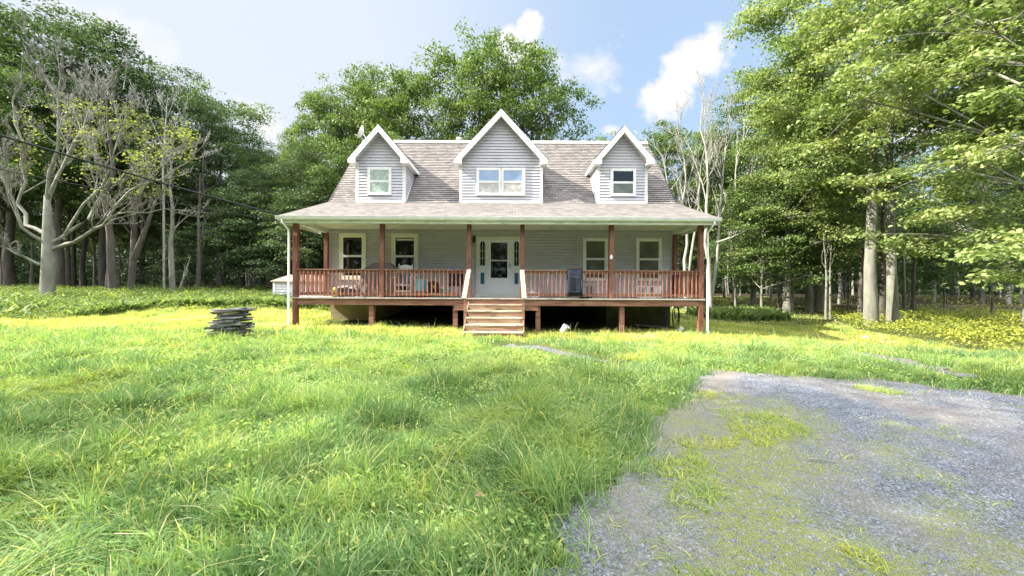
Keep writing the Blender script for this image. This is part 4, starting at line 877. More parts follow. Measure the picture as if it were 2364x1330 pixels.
# woodland templates: first of each kind is itself placed
GLW = 'trees of the wood left of the house'; GRW = 'trees of the wood right of the house'; GBW = 'trees rising behind the house'
kinds = []
specs = [dict(seed=21, H=18, base=7.0, R=4.2, tr=.19), dict(seed=22, H=17, base=6.2, R=4.6, tr=.22, lumps=15), dict(seed=23, H=19, base=8.0, R=3.8, tr=.17, lumps=13), dict(seed=24, H=16, base=5.0, R=4.3, tr=.16, lumps=16)]
first_spots = [(-25, 30, .86), (-14.5, 33, .95), (19.5, 30, 1.0), (27, 33, 1.1)]
flab = ['tall dense leafy tree at the front of the left wood behind the sparse old tree', 'leafy tree in the left wood just above the shed', 'leafy tree in the right wood left of the paired trunks', 'leafy tree deep behind the paired right trunks']
for sp_, (x, y, s), lb in zip(specs, first_spots, flab):
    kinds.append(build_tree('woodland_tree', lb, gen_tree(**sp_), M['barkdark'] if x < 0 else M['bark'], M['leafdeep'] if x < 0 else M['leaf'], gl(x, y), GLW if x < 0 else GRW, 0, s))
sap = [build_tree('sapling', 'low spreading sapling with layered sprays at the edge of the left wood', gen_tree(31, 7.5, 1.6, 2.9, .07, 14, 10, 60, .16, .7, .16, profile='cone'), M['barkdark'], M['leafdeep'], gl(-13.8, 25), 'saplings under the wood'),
       build_tree('sapling', 'layered green sapling in front of the right wood near the dead trees', gen_tree(32, 9, 2.2, 3.2, .08, 16, 11, 75, .14, .75, .15, profile='cone'), M['bark'], M['leaf'], gl(18.0, 25), 'saplings under the wood')]
rt = random.Random(77)
def near_any(x, y, pts, d): return any((x-a)**2+(y-b_)**2 < d*d for a, b_ in pts)
placed = [(-25, 30), (-14.5, 33), (19.5, 30), (27, 33)]
# left wood front: chosen to follow the photo's skyline (px, top row, distance)
SKL = ['tall tree of the left wood half cut by the left edge of the photo', 'tall tree behind the left half of the gnarled old tree', 'tallest tree on the skyline, behind the gnarled old tree', 'tall tree on the skyline right of the tallest one', 'skyline tree behind the twiggy bare snag, left of it', 'skyline tree behind the twiggy bare snag', 'skyline tree where the left wood steps down, above the slim trunks', 'rounded treetop at the right shoulder of the left wood', 'lowest treetop in the gap left of the house', 'lower tree at the left edge beside the gnarled old tree', 'tree beyond the left edge at the front of the left wood']
for px, top, Y in ((-60, 95, 27), (30, 85, 29), (140, 45, 27), (245, 130, 30), (330, 205, 31), (420, 205, 36), (510, 245, 36), (560, 330, 38), (620, 370, 42), (-20, 150, 22), (-120, 30, 24)):
    P0 = at(px, top, Y); g0 = float(terrain0(P0.x, Y)); h = P0.z-g0; k = rt.choice((0, 1, 2, 3)); s = h/(specs[k]['H']*1.0)
    placed.append((P0.x, Y)); s *= 1.07; copy_tree(kinds[k], gl(P0.x, Y), rt.uniform(0, 6.28), (s*1.1, s), SKL.pop(0), GLW)
cnt = 0
while cnt < 66:
    Y = 27+rt.random()**1.3*34; x = rt.uniform(-1.5*Y-4, -9-.12*(Y-27))
    if near_any(x, Y, placed, 2.2): continue
    placed.append((x, Y)); k = rt.choice((0, 1, 2, 3)); s = rt.uniform(.72, .98)*(.70 if x > -.85*Y and Y < 48 else 1); copy_tree(kinds[k], gl(x, Y), rt.uniform(0, 6.28), (s*rt.uniform(.85, 1.1), s), 'slender tree standing deep in the dark left wood', GLW); cnt += 1
cnt = 0
while cnt < 62:
    Y = 30+rt.random()**1.2*34; x = rt.uniform(16+.25*(Y-30), 1.5*Y+4)
    if near_any(x, Y, placed, 2.2): continue
    placed.append((x, Y)); k = rt.choice((2, 3, 0)); s = rt.uniform(.6, .9); copy_tree(kinds[k], gl(x, Y), rt.uniform(0, 6.28), (s*rt.uniform(.85, 1.1), s), 'slender tree standing deep in the right wood', GRW); cnt += 1
for i, (px, py_top, Y) in enumerate(((430, 520, 27), (520, 470, 28), (590, 430, 27), (655, 455, 26), (700, 500, 29), (340, 540, 30), (750, 440, 30))):
    P0 = at(px, py_top, Y); h = P0.z-float(terrain0(P0.x, Y)); copy_tree(sap[0], gl(P0.x, Y), rt.uniform(0, 6), (h/7.5*1.1, h/7.5), ['low sapling left of the two slim trunks in the left wood', 'low sapling between the slim trunks and the shed', 'dark leafy sapling left of the shed', 'leafy sapling directly above the shed', 'leafy sapling behind the left corner post of the porch', 'low sapling behind the leaning grey trunk', 'leafy sapling beside the left end wall of the house'][i], 'saplings under the wood')
for i, (px, py_top, Y) in enumerate(((1700, 440, 24), (1760, 400, 22), (1830, 380, 23), (1900, 430, 26), (1960, 470, 24), (1740, 560, 29), (2110, 470, 25), (2180, 520, 24), (2290, 460, 20), (2100, 600, 30))):
    P0 = at(px, py_top, Y); h = P0.z-float(terrain0(P0.x, Y)); copy_tree(sap[1], gl(P0.x, Y), rt.uniform(0, 6), (h/9*.95, h/9), ['bright sapling just right of the pale dead trees', 'bright layered sapling left of the lone maple', 'bright layered sapling behind the lone maple', 'layered sapling behind the two close grey maples', 'layered sapling behind the leaning dark trunk', 'low sapling far behind the pale dead trees', 'layered sapling right of the paired oaks', 'layered sapling second right of the paired oaks', 'tallest sapling near the right edge under the hanging boughs', 'low sapling deep behind the paired oaks'][i], 'saplings under the wood')

# trees behind the house
oak_open = build_tree('oak_tree', 'tall open-crowned oak rising behind the middle dormer', gen_tree(41, 17, 4.5, 4.6, .26, 22, 16, 88, .20, .62, .5, tmean=.62, squash=1.1), M['barkdark'], M['leaf'], (0, 0, 0), GBW)
def by_top(src, H0, px, top, Y, wid, lab, grp, rz=0):
    P0 = at(px, top, Y); g0 = float(terrain0(P0.x, Y)); s = (P0.z-g0)/H0; src_t = copy_tree(src, gl(P0.x, Y), rz, (s*wid, s), lab, grp); placed.append((P0.x, Y)); return src_t
P0 = at(1105, 100, 27); s = (P0.z-float(terrain0(P0.x, 27)))/17; oak_open.location = gl(P0.x, 27); oak_open.scale = (s*.92, s*.92, s)
oak2 = build_tree('oak_tree', 'tall open-crowned oak rising right of the middle dormer peak', gen_tree(42, 17, 4.5, 4.9, .26, 22, 16, 88, .20, .62, .5, tmean=.58, squash=1.1), M['barkdark'], M['leaf'], (0, 0, 0), GBW)
P0 = at(1232, 110, 28); s = (P0.z-float(terrain0(P0.x, 28)))/17; oak2.location = gl(P0.x, 28); oak2.scale = (s*.86, s*.86, s)
by_top(oak_open, 17, 940, 165, 28, .95, 'oak crown rising above the roof between the left and middle dormers', GBW, 2.0)
by_top(oak2, 17, 850, 165, 30, .85, 'oak crown rising just behind the left dormer peak', GBW, 4.0)
by_top(oak_open, 17, 750, 205, 30, .72, 'oak crown rising left of the left dormer', GBW, 1.2)
by_top(oak2, 17, 680, 290, 33, .6, 'loose leafy tree rising above the left end of the porch roof', GBW, 5.2)
by_top(oak2, 17, 1540, 290, 31, .85, 'leafy tree behind the bare dead trees right of the right dormer', GBW, 0.6)
by_top(oak_open, 17, 1640, 290, 33, .75, 'leafy tree behind the pale dead stems', GBW, 3.3)
by_top(oak_open, 17, 1390, 318, 36, .8, 'low leafy crown just showing over the roof beside the right dormer', GBW, 2.3)
by_top(kinds[3], 16, 800, 330, 26, 1.0, 'dense leafy tree behind the left end of the house', GBW, 2)
by_top(kinds[1], 17, 700, 330, 27, 1.0, 'dense leafy tree behind the shed', GBW, 1)
by_top(kinds[0], 18, 1000, 290, 30, .9, 'dense leafy tree showing over the roof ridge left of the vent', GBW, 1)
by_top(kinds[1], 17, 1600, 380, 38, 1.0, 'dark leafy tree far behind the dead trees', GBW, 1)

# big trees on the right
hero = gen_tree(51, 22, 6.8, 4.5, .235, 27, 16, 140, .15, .62, .40, tmean=.6, squash=.7, nsides=14, limbk=.5, profile='tall')
tA = build_tree('oak_tree', 'big oak with the thicker mottled trunk of the pair at the right', hero, M['bark'], M['leafbright'], gl((2012-1182)/F*17.3, 17.3), 'pair of big oaks at the edge of the right wood', 1.1)
hero2 = gen_tree(52, 21, 7.2, 5.2, .20, 24, 16, 140, .15, .60, .40, tmean=.5, squash=.7, nsides=14, limbk=.5, profile='tall')
tB = build_tree('oak_tree', 'big oak with the straight lighter trunk, right one of the pair', hero2, M['bark'], M['leafbright'], gl((2062-1182)/F*17.9, 17.9), 'pair of big oaks at the edge of the right wood', 3.0)
h3 = gen_tree(53, 15, 3.6, 3.5, .20, 22, 12, 100, .15, .85, .17, tmean=.6, squash=.6, nsides=12, profile='cone')
tC = build_tree('maple_tree', 'maple with a grey trunk standing alone on the lawn edge right of the dead trees', h3, M['bark'], M['leafbright'], gl((1818-1182)/F*22, 22), None, .5)
tag(copy_tree(tC, gl((1868-1182)/F*23.5, 23.5), 2.2, .95, 'grey-trunked maple, left one of two close trunks between the lone maple and the oaks', 'maples on the right lawn edge'))
tag(copy_tree(tC, gl((1890-1182)/F*24.2, 24.2), 4.1, 1.1, 'grey-trunked maple, right one of two close trunks between the lone maple and the oaks', 'maples on the right lawn edge'))
# the near oak whose boughs hang in from the right
h4 = gen_tree(54, 17, 2.2, 6.3, .26, 30, 17, 175, .14, .55, .30, shape=OAK, tmean=.64, squash=.55, nsides=12, limbk=.5, profile='tall')
tD = build_tree('oak_tree', 'near oak whose bright leafy boughs hang in at the right edge', h4, M['bark'], M['leafbright'], gl(16.0, 9.3), None, .3)
h5 = gen_tree(55, 19, 6.8, 6.2, .33, 22, 16, 130, .16, .7, .36, shape=OAK, tmean=.55, squash=.55, limbk=.5, profile='tall')
tE = build_tree('oak_tree', 'oak filling the top right corner above the paired trunks', h5, M['bark'], M['leafbright'], gl(21.5, 15.2), None, 2.0)

# bare trees
def crook(pts, rs, amp=.07, it=1):
    for _ in range(it):
        out = [pts[0]]
        for a_, b_ in zip(pts[:-1], pts[1:]):
            l_ = (b_-a_).length*amp; out += [a_.lerp(b_, .5)+Vector((rs.uniform(-l_, l_), rs.uniform(-l_, l_), rs.uniform(-l_, l_)))*1.6, b_]
        pts = out
    return pts
def bare_tree(b, pts, r0, rs, depth=2, nb=7, ln=.45, taper=.85, minr=.006, upb=.4, sides=7, tips=None, bend=.9):
    n = len(pts); b.tube(pts, [max(minr, r0*(1-taper*i/(n-1))) for i in range(n)], sides, cap=False)
    if depth == 0:
        if tips is not None: tips.append(pts[-1])
        return
    Ltot = sum((pts[i+1]-pts[i]).length for i in range(n-1))
    for k in range(nb):
        t = .25+.72*(k+rs.random())/nb; f_ = t*(n-1); i = min(n-2, int(f_)); p = pts[i].lerp(pts[i+1], f_-i); d_ = (pts[i+1]-pts[i]).normalized()
        sd2 = Vector((rs.uniform(-1, 1), rs.uniform(-1, 1), rs.uniform(-.5, .9))); dr = (d_*.75+sd2*bend+Vector((0, 0, upb))).normalized(); l_ = Ltot*ln*(1.15-t*.75)*rs.uniform(.6, 1.2)
        q = [p]; cur = dr.copy(); m = 4
        for j in range(m): cur = (cur+Vector((rs.uniform(-.3, .3), rs.uniform(-.3, .3), rs.uniform(-.15, .35)))).normalized(); q.append(q[-1]+cur*l_/m)
        rr = max(minr, r0*(1-taper*t)*.5); bare_tree(b, q, rr, rs, depth-1, max(3, nb-2), ln, taper, minr, upb, max(4, sides-2), tips, bend)
    if tips is not None: tips.append(pts[-1])
def dead(px_pts, Y, r0, seed, lab, mat, depth=3, nb=10, extra=(), upb=.5, minr=.008, ln=.34, grp='pale dead trees right of the house'):
    rs = random.Random(seed); p0 = at(*px_pts[0], Y); g0 = Vector(gl(p0.x, Y))
    t = empty('dead_tree', (p0.x, Y, g0.z), lab, 'dead tree', grp); pts = [Vector((p0.x, Y, g0.z-.3))]+[at(a, c_, Y+dd_) for a, c_, dd_ in [(*q, 0) if len(q) == 2 else q for q in px_pts[1:]]]
    b = MB(); pts = pts[:2]+crook(pts[1:], rs, .05, 1)[1:]; bare_tree(b, pts, r0, rs, depth, nb, ln=ln, upb=upb, minr=minr); b.build('trunk', mat, t, smooth=True)
    for ex in extra:
        b = MB(); bare_tree(b, [at(a, c_, Y+d2) for a, c_, d2 in ex[1]], ex[0], rs, depth, nb-1, ln=ln+.05, upb=upb, minr=minr); b.build('stem', mat, t, smooth=True)
    return t
dead([(1642, 695), (1636, 600), (1632, 520), (1636, 430), (1630, 340), (1622, 250), (1615, 215)], 22, .125, 1, 'pale dead tree with two mottled stems just right of the downspout', M['barkpale'], extra=[(.105, [(1644, 680, 0), (1655, 600, .1), (1662, 500, .2), (1670, 400, .3), (1678, 310, .2), (1690, 230, .1)]), (.07, [(1655, 560, 0), (1690, 548, -.4), (1725, 532, -.8)])])
dead([(1585, 690), (1580, 600), (1586, 520), (1584, 420), (1570, 330), (1560, 270)], 24, .11, 2, 'pale dead tree with a leaning fork seen above the right end of the railing', M['barkpale'], extra=[(.10, [(1588, 640, 0), (1600, 560, 0), (1612, 480, .2), (1618, 380, .3), (1640, 300, 0), (1650, 260, 0)])])
dead([(1555, 690), (1552, 560), (1545, 440), (1530, 360), (1505, 310)], 25, .09, 3, 'thin dead tree showing over the right end of the roof', M['barkpale'], nb=7)
dead([(1700, 690), (1690, 600), (1688, 500), (1698, 400), (1716, 330), (1722, 260)], 27, .10, 5, 'thin dead tree between the pale stems and the maple', M['barkpale'], nb=7)

# old sparse tree on the left
YB = 18.5
t = empty('old_tree', gl(at(110, 680, YB).x, YB), 'gnarled grey half-bare old tree with yellow leaves left of the lawn', 'tree')
rs = random.Random(8); tips = []; base_p = Vector(gl(at(110, 680, YB).x, YB))
b = MB(); b.tube([base_p-Vector((0, 0, .4)), base_p+Vector((0, 0, .1)), at(110, 660, YB), at(112, 600, YB), at(113, 540, YB), at(110, 500, YB), at(108, 450, YB)], [.40, .30, .26, .24, .23, .16, .10], 14)
b.build('trunk', M['bark'], t, smooth=True)
limbs = [(.17, [(96, 612, 0), (60, 595, -.3), (20, 575, -.5), (-30, 562, -.7), (-80, 530, -.9)]),
         (.22, [(122, 575, 0), (170, 560, -.3), (215, 530, -.5), (250, 505, -.5), (300, 490, -.4), (380, 482, -.3), (480, 492, -.2)]),
         (.20, [(120, 560, 0), (160, 535, .3), (205, 505, .6), (240, 440, .8), (290, 400, .9), (345, 375, 1), (410, 340, 1.2), (460, 330, 1.2)]),
         (.20, [(110, 480, 0), (125, 430, .5), (150, 380, .7), (190, 300, 1), (230, 250, 1.2), (285, 205, 1.5), (290, 150, 1.6)]),
         (.20, [(108, 470, 0), (135, 340, -.3), (135, 250, -.2), (140, 180, 0), (125, 100, 0)]),
         (.22, [(105, 540, 0), (60, 520, .2), (40, 470, .4), (60, 420, .5), (55, 330, .6), (30, 230, .6), (50, 150, .6), (85, 110, .6)]),
         (.18, [(105, 560, 0), (50, 525, -.6), (0, 400, -.8), (-30, 300, -.8), (-50, 180, -.8)]),
         (.15, [(112, 450, 0), (170, 330, -.8), (210, 240, -1), (225, 170, -1)]),
         (.14, [(150, 540, .2), (235, 430, -.6), (270, 330, -.8), (315, 230, -1)]),
         (.12, [(250, 500, -.5), (300, 440, -1), (370, 415, -1.2), (440, 370, -1.2), (470, 335, -1.2)])]
for r0, pp in limbs:
    b = MB(); bare_tree(b, crook([at(a, c_, YB+d2) for a, c_, d2 in pp], rs, .05, 1), r0*.44, rs, 3, 14, ln=.36, upb=.38, minr=.0085, taper=.95, tips=tips, bend=.95); b.build('limb', M['twigs'] if r0 < .16 else M['bark'], t, smooth=True)
rg = np.random.default_rng(4); C = []; Nn = []
spots = [p for p in tips if (lambda q: 50 < q[0] < 440 and 235 < q[1] < 455)((1182+p.x/p.y*F, 665-(p.z-EYE)/p.y*F))]
rs.shuffle(spots)
for p in spots[:330]:
    k = rs.randint(4, 16); q = rg.normal(size=(k, 3))*np.array([.22, .22, .08]); C.append(np.array(p)+q)
C = np.concatenate(C); Nn = rg.normal(size=C.shape)*.5+np.array([0, 0, 1])
o0 = np.array(ORG[t.name]); link_mesh('foliage', leaves('foliage', C-o0, Nn, .13*rg.uniform(.6, 1.3, len(C)), RH, np.clip(rg.normal(.42, .2, len(C)), 0, 1), rg), M['leafyellow'], t)
print('tips', len(tips))
dead([(262, 690), (258, 600), (248, 500), (262, 400), (250, 300), (240, 200)], 21, .20, 12, 'thick grey trunk leaning right of the gnarled old tree', M['barkdark'], nb=6, depth=2, grp='trunks at the front of the left wood')
dead([(300, 690), (308, 600), (312, 500), (330, 400), (345, 300)], 23, .20, 13, 'dark forked trunk, second right of the gnarled old tree', M['barkdark'], nb=6, depth=2, grp='trunks at the front of the left wood', extra=[(.2, [(308, 600, 0), (340, 520, 0), (370, 430, 0)])])
dead([(400, 690), (396, 600), (398, 520), (392, 430), (388, 330)], 24, .17, 14, 'slim straight trunk left of the saplings in the left wood', M['bark'], nb=5, depth=2, grp='trunks at the front of the left wood', extra=[(.12, [(412, 680, 0), (425, 640, 0), (440, 590, 0)])])
dead([(456, 690), (460, 600), (458, 500), (462, 400)], 25, .16, 15, 'straight trunk right of the slim one in the left wood', M['barkdark'], nb=5, depth=2, grp='trunks at the front of the left wood')
dead([(380, 560), (378, 450), (380, 340), (384, 270), (388, 215)], 24, .07, 16, 'bare twiggy snag against the left skyline trees', M['twigs'], nb=9, grp='trunks at the front of the left wood')
dead([(1985, 700), (1988, 640), (2000, 560), (1996, 480)], 20.5, .13, 18, 'thin dark leaning trunk left of the paired oaks', M['barkdark'], nb=4, depth=2, grp='thin trunks by the paired oaks')
dead([(2035, 700), (2040, 620), (2036, 520), (2040, 430)], 20, .15, 19, 'dark trunk between the paired oaks', M['barkdark'], nb=4, depth=2, grp='thin trunks by the paired oaks')
dead([(2105, 700), (2110, 620), (2112, 540), (2100, 450)], 20.5, .09, 20, 'thin dark trunk right of the paired oaks', M['barkdark'], nb=7, grp='thin trunks by the paired oaks', extra=[(.03, [(2085, 560, -1), (2060, 540, -1.2), (2035, 548, -1.4)])])
dead([(1906, 710), (1908, 640), (1902, 560)], 19.5, .07, 23, 'thin green sapling stem left of the paired oaks', M['bark'], nb=4, depth=2, grp='thin trunks by the paired oaks')
dead([(1917, 710), (1916, 640), (1920, 560)], 19.7, .06, 24, 'thin sapling stem second left of the paired oaks', M['bark'], nb=4, depth=2, grp='thin trunks by the paired oaks')
dead([(2088, 690), (2086, 600), (2082, 500)], 24, .10, 25, 'reddish trunk behind the paired oaks on the right', M['bark'], nb=4, depth=2, grp='thin trunks by the paired oaks')

# trees beyond the left edge of the yard that shade the foreground
SH = 'trees beyond the left edge that shade the lawn'
shl = ['tree beyond the left edge of the yard nearest the camera', 'tree beyond the left edge of the yard beside the utility pole', 'tree beyond the left edge well behind the camera', 'tree far beyond the left edge of the yard', 'tall tree beyond the left edge just behind the camera', 'rearmost tree beyond the left edge of the yard']
airy = build_tree('woodland_tree', 'thin-crowned tree beyond the left edge of the yard', gen_tree(61, 18, 7, 4.6, .18, 15, 12, 34, .17, .8, .35), M['bark'], M['leaf'], gl(-15.5, .4), SH, 1, 1.02)
for (x, y, k, s, rz), lb in zip(((-8.6, .2, 0, 1.0, 0), (-14.0, -3.6, 9, 1.05, 1), (-9.5, -5.5, 1, 1.1, 2), (-21.5, -1.0, 9, 1.15, 4)), shl):
    copy_tree(kinds[k] if k != 9 else airy, gl(x, y), rz, (s*1.05, s), lb, SH)
for i in range(17):                      # the wood across the road behind the camera, seen only in the window panes
    x = -38+i*4.8+rt.uniform(-1.5, 1.5); y = rt.uniform(-27, -19); copy_tree(kinds[rt.choice((0, 1, 2, 3))], gl(x, y), rt.uniform(0, 6), rt.uniform(.75, 1.0), 'leafy tree in the row behind the camera', 'trees behind the camera')

# far wood: what shows between the trunks
rg = np.random.default_rng(6); n = 150000
x = rg.uniform(-130, 130, n); y = 56+rg.random(n)*28; z = rg.random(n)**1.15*13*(.75+.5*vnoise(x*.12, y*.1, 5)); z += terrain0(x, y)
C = np.stack([x, y, z], 1); keep = np.abs(x) < 1.6*y; C = C[keep]
Nn = rg.normal(size=C.shape)+np.array([0, -.3, .5]); o = link_mesh('far_wood', leaves('far_wood', C, Nn, rg.uniform(.4, 1.0, len(C)), RH, np.clip(rg.normal(.3, .15, len(C)), 0, 1), rg), M['leafdeep'], None); tag(o, 'dark mass of the wood far behind the trunks', 'woodland', kind='stuff')

n = 26000; x = rg.uniform(-70, 70, n); y = -rg.uniform(30, 44, n); z = rg.random(n)*13+terrain0(x, y)
C = np.stack([x, y, z], 1); o = link_mesh('woodland_edge', leaves('woodland_edge', C, rg.normal(size=C.shape)+np.array([0, .3, .5]), rg.uniform(.6, 1.3, n), RH, np.clip(rg.normal(.3, .15, n), 0, 1), rg), M['leafdeep'], None); tag(o, 'leafy wood behind the camera, seen only in the window panes', 'woodland', kind='stuff')

# ------------------------------------------------------------------ grass and low growth
def blades(name, X, Y, H, Wd, lean_dir, lean, tint, segs=2, curl=1.0):
    n = len(X); Z = terrain(X, Y)-.01; rg_ = np.random.default_rng(len(X)); fa_ = rg_.uniform(0, 2*np.pi, n)
    wxv = np.cos(fa_)*Wd/2; wyv = np.sin(fa_)*Wd/2; lx = np.cos(lean_dir)*lean*H; ly = np.sin(lean_dir)*lean*H
    rows_ = []; k = segs
    for s in range(k):
        t_ = s/k; hz = H*(t_-.35*curl*lean*t_*t_*1.0); hz = np.maximum(hz, 0); of = t_**1.6; wv = 1-.35*t_
        rows_.append(np.stack([X+lx*of-wxv*wv, Y+ly*of-wyv*wv, Z+hz], 1)); rows_.append(np.stack([X+lx*of+wxv*wv, Y+ly*of+wyv*wv, Z+hz], 1))
    hz = H*(1-.45*curl*lean); hz = np.maximum(hz, .01); rows_.append(np.stack([X+lx, Y+ly, Z+hz], 1))
    P = np.stack(rows_, 1); m = 2*k+1; base_i = (np.arange(n)*m)[:, None]
    q = [base_i+np.array([[2*s, 2*s+1, 2*s+3, 2*s+2]]) for s in range(k-1)]; tr = base_i+np.array([[2*k-2, 2*k-1, 2*k]])
    Fi = np.concatenate(q+[tr], 1); cnts = np.tile(np.array([4]*(k-1)+[3]), n)
    return npmesh(name, P.reshape(-1, 3), Fi.ravel(), cnts, {'tint': np.repeat(tint, m)})
def scatter(n, y0, y1, slope=1.5, pad=1.0, rg=rng):
    yy = np.sqrt(rg.uniform(y0*y0, y1*y1, n)); xx = rg.uniform(-1, 1, n)*(slope*yy+pad); return xx, yy
# region of the low shrubs: beyond a line through the photo's shrub edge
LE = [gp(-60, 748), gp(0, 742), gp(150, 738), gp(300, 722), gp(450, 718), gp(580, 714), gp(680, 722), gp(750, 722)]
RE = [gp(1660, 715), gp(1715, 708), gp(1850, 712), gp(1900, 728), gp(1975, 760), gp(2080, 778), gp(2200, 800), gp(2290, 815), gp(2400, 832)]
lex = np.array([p[0] for p in LE]); ley = np.array([p[1] for p in LE]); o_ = np.argsort(lex); lex = lex[o_]; ley = ley[o_]
def shrub_left(x, y): return (x < -7.2) & (y > np.interp(x, lex, ley)+(fbm(x*.7, y*.7, 2)-.5)*1.2)
print('left edge', list(zip(lex.round(1), ley.round(1)))); print('right edge', [(round(a, 1), round(c_, 1)) for a, c_ in RE])
RP = [gp(1790, 712), gp(1860, 718), gp(1905, 735), gp(1975, 762), gp(2080, 780), gp(2200, 802), gp(2290, 818), gp(2420, 835)]
def shrub_right(x, y):                   # right of / behind the polyline: compare angle-wise
    u_ = x/np.maximum(y, .1); pu = np.array([p[0]/p[1] for p in RP]); py_ = np.array([p[1] for p in RP])
    lim = np.interp(u_, pu, py_, left=1e9, right=py_[-1]); lim = np.where(u_ < pu[0], 1e9, lim)
    return y > lim+(fbm(x*.8, y*.8, 8)-.5)*1.4
def grass_field(name, xs_, ys_, hb, wd, segs, seed, label, tint_shift=0, sparse=None):
    rg_ = np.random.default_rng(seed); bare = in_bare(xs_, ys_); keep = (bare < rg_.normal(0.0, .17, len(xs_))) & ~in_house(xs_, ys_) & ~((ys_ > 16.2) & shrub_left(xs_, ys_)) & ~(shrub_right(xs_, ys_))
    xs_, ys_ = xs_[keep], ys_[keep]; n = len(xs_)
    big = fbm(xs_*.45, ys_*.45, 31); med = fbm(xs_*1.7, ys_*1.7, 32); pat = fbm(xs_*.8+9, ys_*.8, 33)
    lawn = sst(9.2, 11, ys_)             # mown shorter towards the house; sunlit strip's yellow is put into the tint
    tus = sst(.58, .75, fbm(xs_*2.6, ys_*2.6, 37)); h = hb*(.22+.95*med+.85*tus)*(1-.35*lawn)*rg_.uniform(.45, 1.35, n)
    ld = 6.28*fbm(xs_*.9, ys_*.9, 35)*1.6+rg_.normal(0, 1.5, n); ln_ = np.clip(rg_.normal(.62-.2*lawn, .33, n)+(.45*sst(.5, .68, pat)), .05, 1.5)
    ti = .045+.44*big+.75*(pat-.5)+.5*(fbm(xs_*3.1, ys_*3.1, 38)-.5)+.39*lawn+.10*sst(-4, -8, xs_)*sst(6, 9, ys_)+rg_.normal(0, .12, n)+tint_shift; ti = np.where(rg_.random(n) < .09+.1*sst(-4, -8, xs_)*lawn, rg_.uniform(.85, 1, n), ti)
    return blades(name, xs_, ys_, h, wd*rg_.uniform(.6, 1.3, n), ld, ln_, np.clip(ti, 0, 1), segs)
def gobj(me, name, mat, label, cat): o = link_mesh(name, me, mat, None); tag(o, label, cat, kind='stuff'); return o
a1 = scatter(190000, 1.2, 4.6, 1.5, 1.0); gobj(grass_field('grass', *a1, .235, .0088, 3, 1, ''), 'grass', M['grass'], 'long tangled green grass nearest the camera', 'grass')
a2 = scatter(260000, 4.6, 9.0, 1.45, 1.0); gobj(grass_field('grass', *a2, .23, .0125, 2, 2, ''), 'grass', M['grass'], 'long uneven green grass in the middle of the lawn', 'grass')
a3 = scatter(230000, 9.0, 17.0, 1.45, 1.0); gobj(grass_field('grass', *a3, .20, .017, 2, 3, ''), 'grass', M['grass'], 'bright yellow green grass along the front of the house', 'grass')
a4 = scatter(110000, 17.0, 42.0, 1.1, 1.0); k_ = (a4[0] > 5); a4 = (a4[0][k_], a4[1][k_]); gobj(grass_field('grass', *a4, .16, .035, 2, 4, '', .04), 'grass', M['grass'], 'short green grass running back to the right wood', 'grass')
# broad-leaved weeds and clover among the grass
xs_, ys_ = scatter(120000, 1.3, 9.0, 1.45, .8); k_ = (in_bare(xs_, ys_) < -.03) & (rng.random(len(xs_)) < .15+1.3*sst(.45, .65, fbm(xs_*1.3, ys_*1.3, 55))); xs_, ys_ = xs_[k_], ys_[k_]; n = len(xs_)
C = np.stack([xs_, ys_, terrain(xs_, ys_)+rng.uniform(.03, .15, n)], 1); Nn = rng.normal(size=C.shape)*.45+np.array([0, 0, 1])
gobj(leaves('clover', C, Nn, rng.uniform(.018, .042, n)*(1+.06*ys_), RH, np.clip(.25+.45*fbm(xs_*.9, ys_*.9, 56)+rng.normal(0, .1, n), 0, .75), rng), 'clover', M['grass'], 'patches of small broad-leaved weeds low in the lawn', 'weeds')
# seed stalks
xs_, ys_ = scatter(2600, 2.2, 10.5, 1.4, 0); k_ = (in_bare(xs_, ys_) < -.2) & (fbm(xs_*.5, ys_*.5, 50) > .42); xs_, ys_ = xs_[k_], ys_[k_]; rg_ = np.random.default_rng(9)
gobj(blades('seed_stalks', xs_, ys_, rg_.uniform(.35, .62, len(xs_)), rg_.uniform(.004, .007, len(xs_)), rg_.uniform(0, 6.28, len(xs_)), rg_.uniform(.3, 1.1, len(xs_)), rg_.uniform(.7, 1, len(xs_)), 3), 'seed_stalks', M['grass'], 'thin pale seed stalks standing up out of the lawn', 'grass stalks')
# weeds on the driveway: strip between the wheel tracks and a few patches
wp = [(gp(1740, 950), .45), (gp(1700, 985), .35), (gp(2080, 985), .35), (gp(2020, 905), .3)]
xs_ = rng.uniform(-1, 9, 230000); ys_ = rng.uniform(.8, 6.8, 230000)
d1 = poly_dist(strip, xs_, ys_); d2 = poly_dist(strip2, xs_, ys_); nz_ = fbm(xs_*3, ys_*3, 60)
pr_ = np.clip(1.0-d1*1.25+(nz_-.5)*2.0, 0, 1)*.9+np.clip(.45-d2*1.6+(nz_-.5)*1.8, 0, 1)*.55+np.clip((fbm(xs_*2.2+4, ys_*2.2, 61)-.66)*3, 0, 1)*.5
for (c0, rr) in wp: pr_ = np.maximum(pr_, np.clip(1.1-np.hypot(xs_-c0[0], ys_-c0[1])/rr+(nz_-.5), 0, 1))
k_ = (in_drive(xs_, ys_) > -.05) & (rng.random(len(xs_)) < pr_); xs_, ys_ = xs_[k_], ys_[k_]; n = len(xs_)
gobj(blades('driveway_weeds', xs_, ys_, rng.uniform(.02, .055, n)*(1+1.2*(fbm(xs_*1.5, ys_*1.5, 62) > .6)), rng.uniform(.006, .012, n), rng.uniform(0, 6.28, n), rng.uniform(.4, 1.5, n), np.clip(.40+.45*fbm(xs_*1.5, ys_*1.5, 64)+rng.normal(0, .13, n), 0, 1), 2), 'driveway_weeds', M['grass'], 'sparse low weeds growing in the gravel driveway', 'weeds')
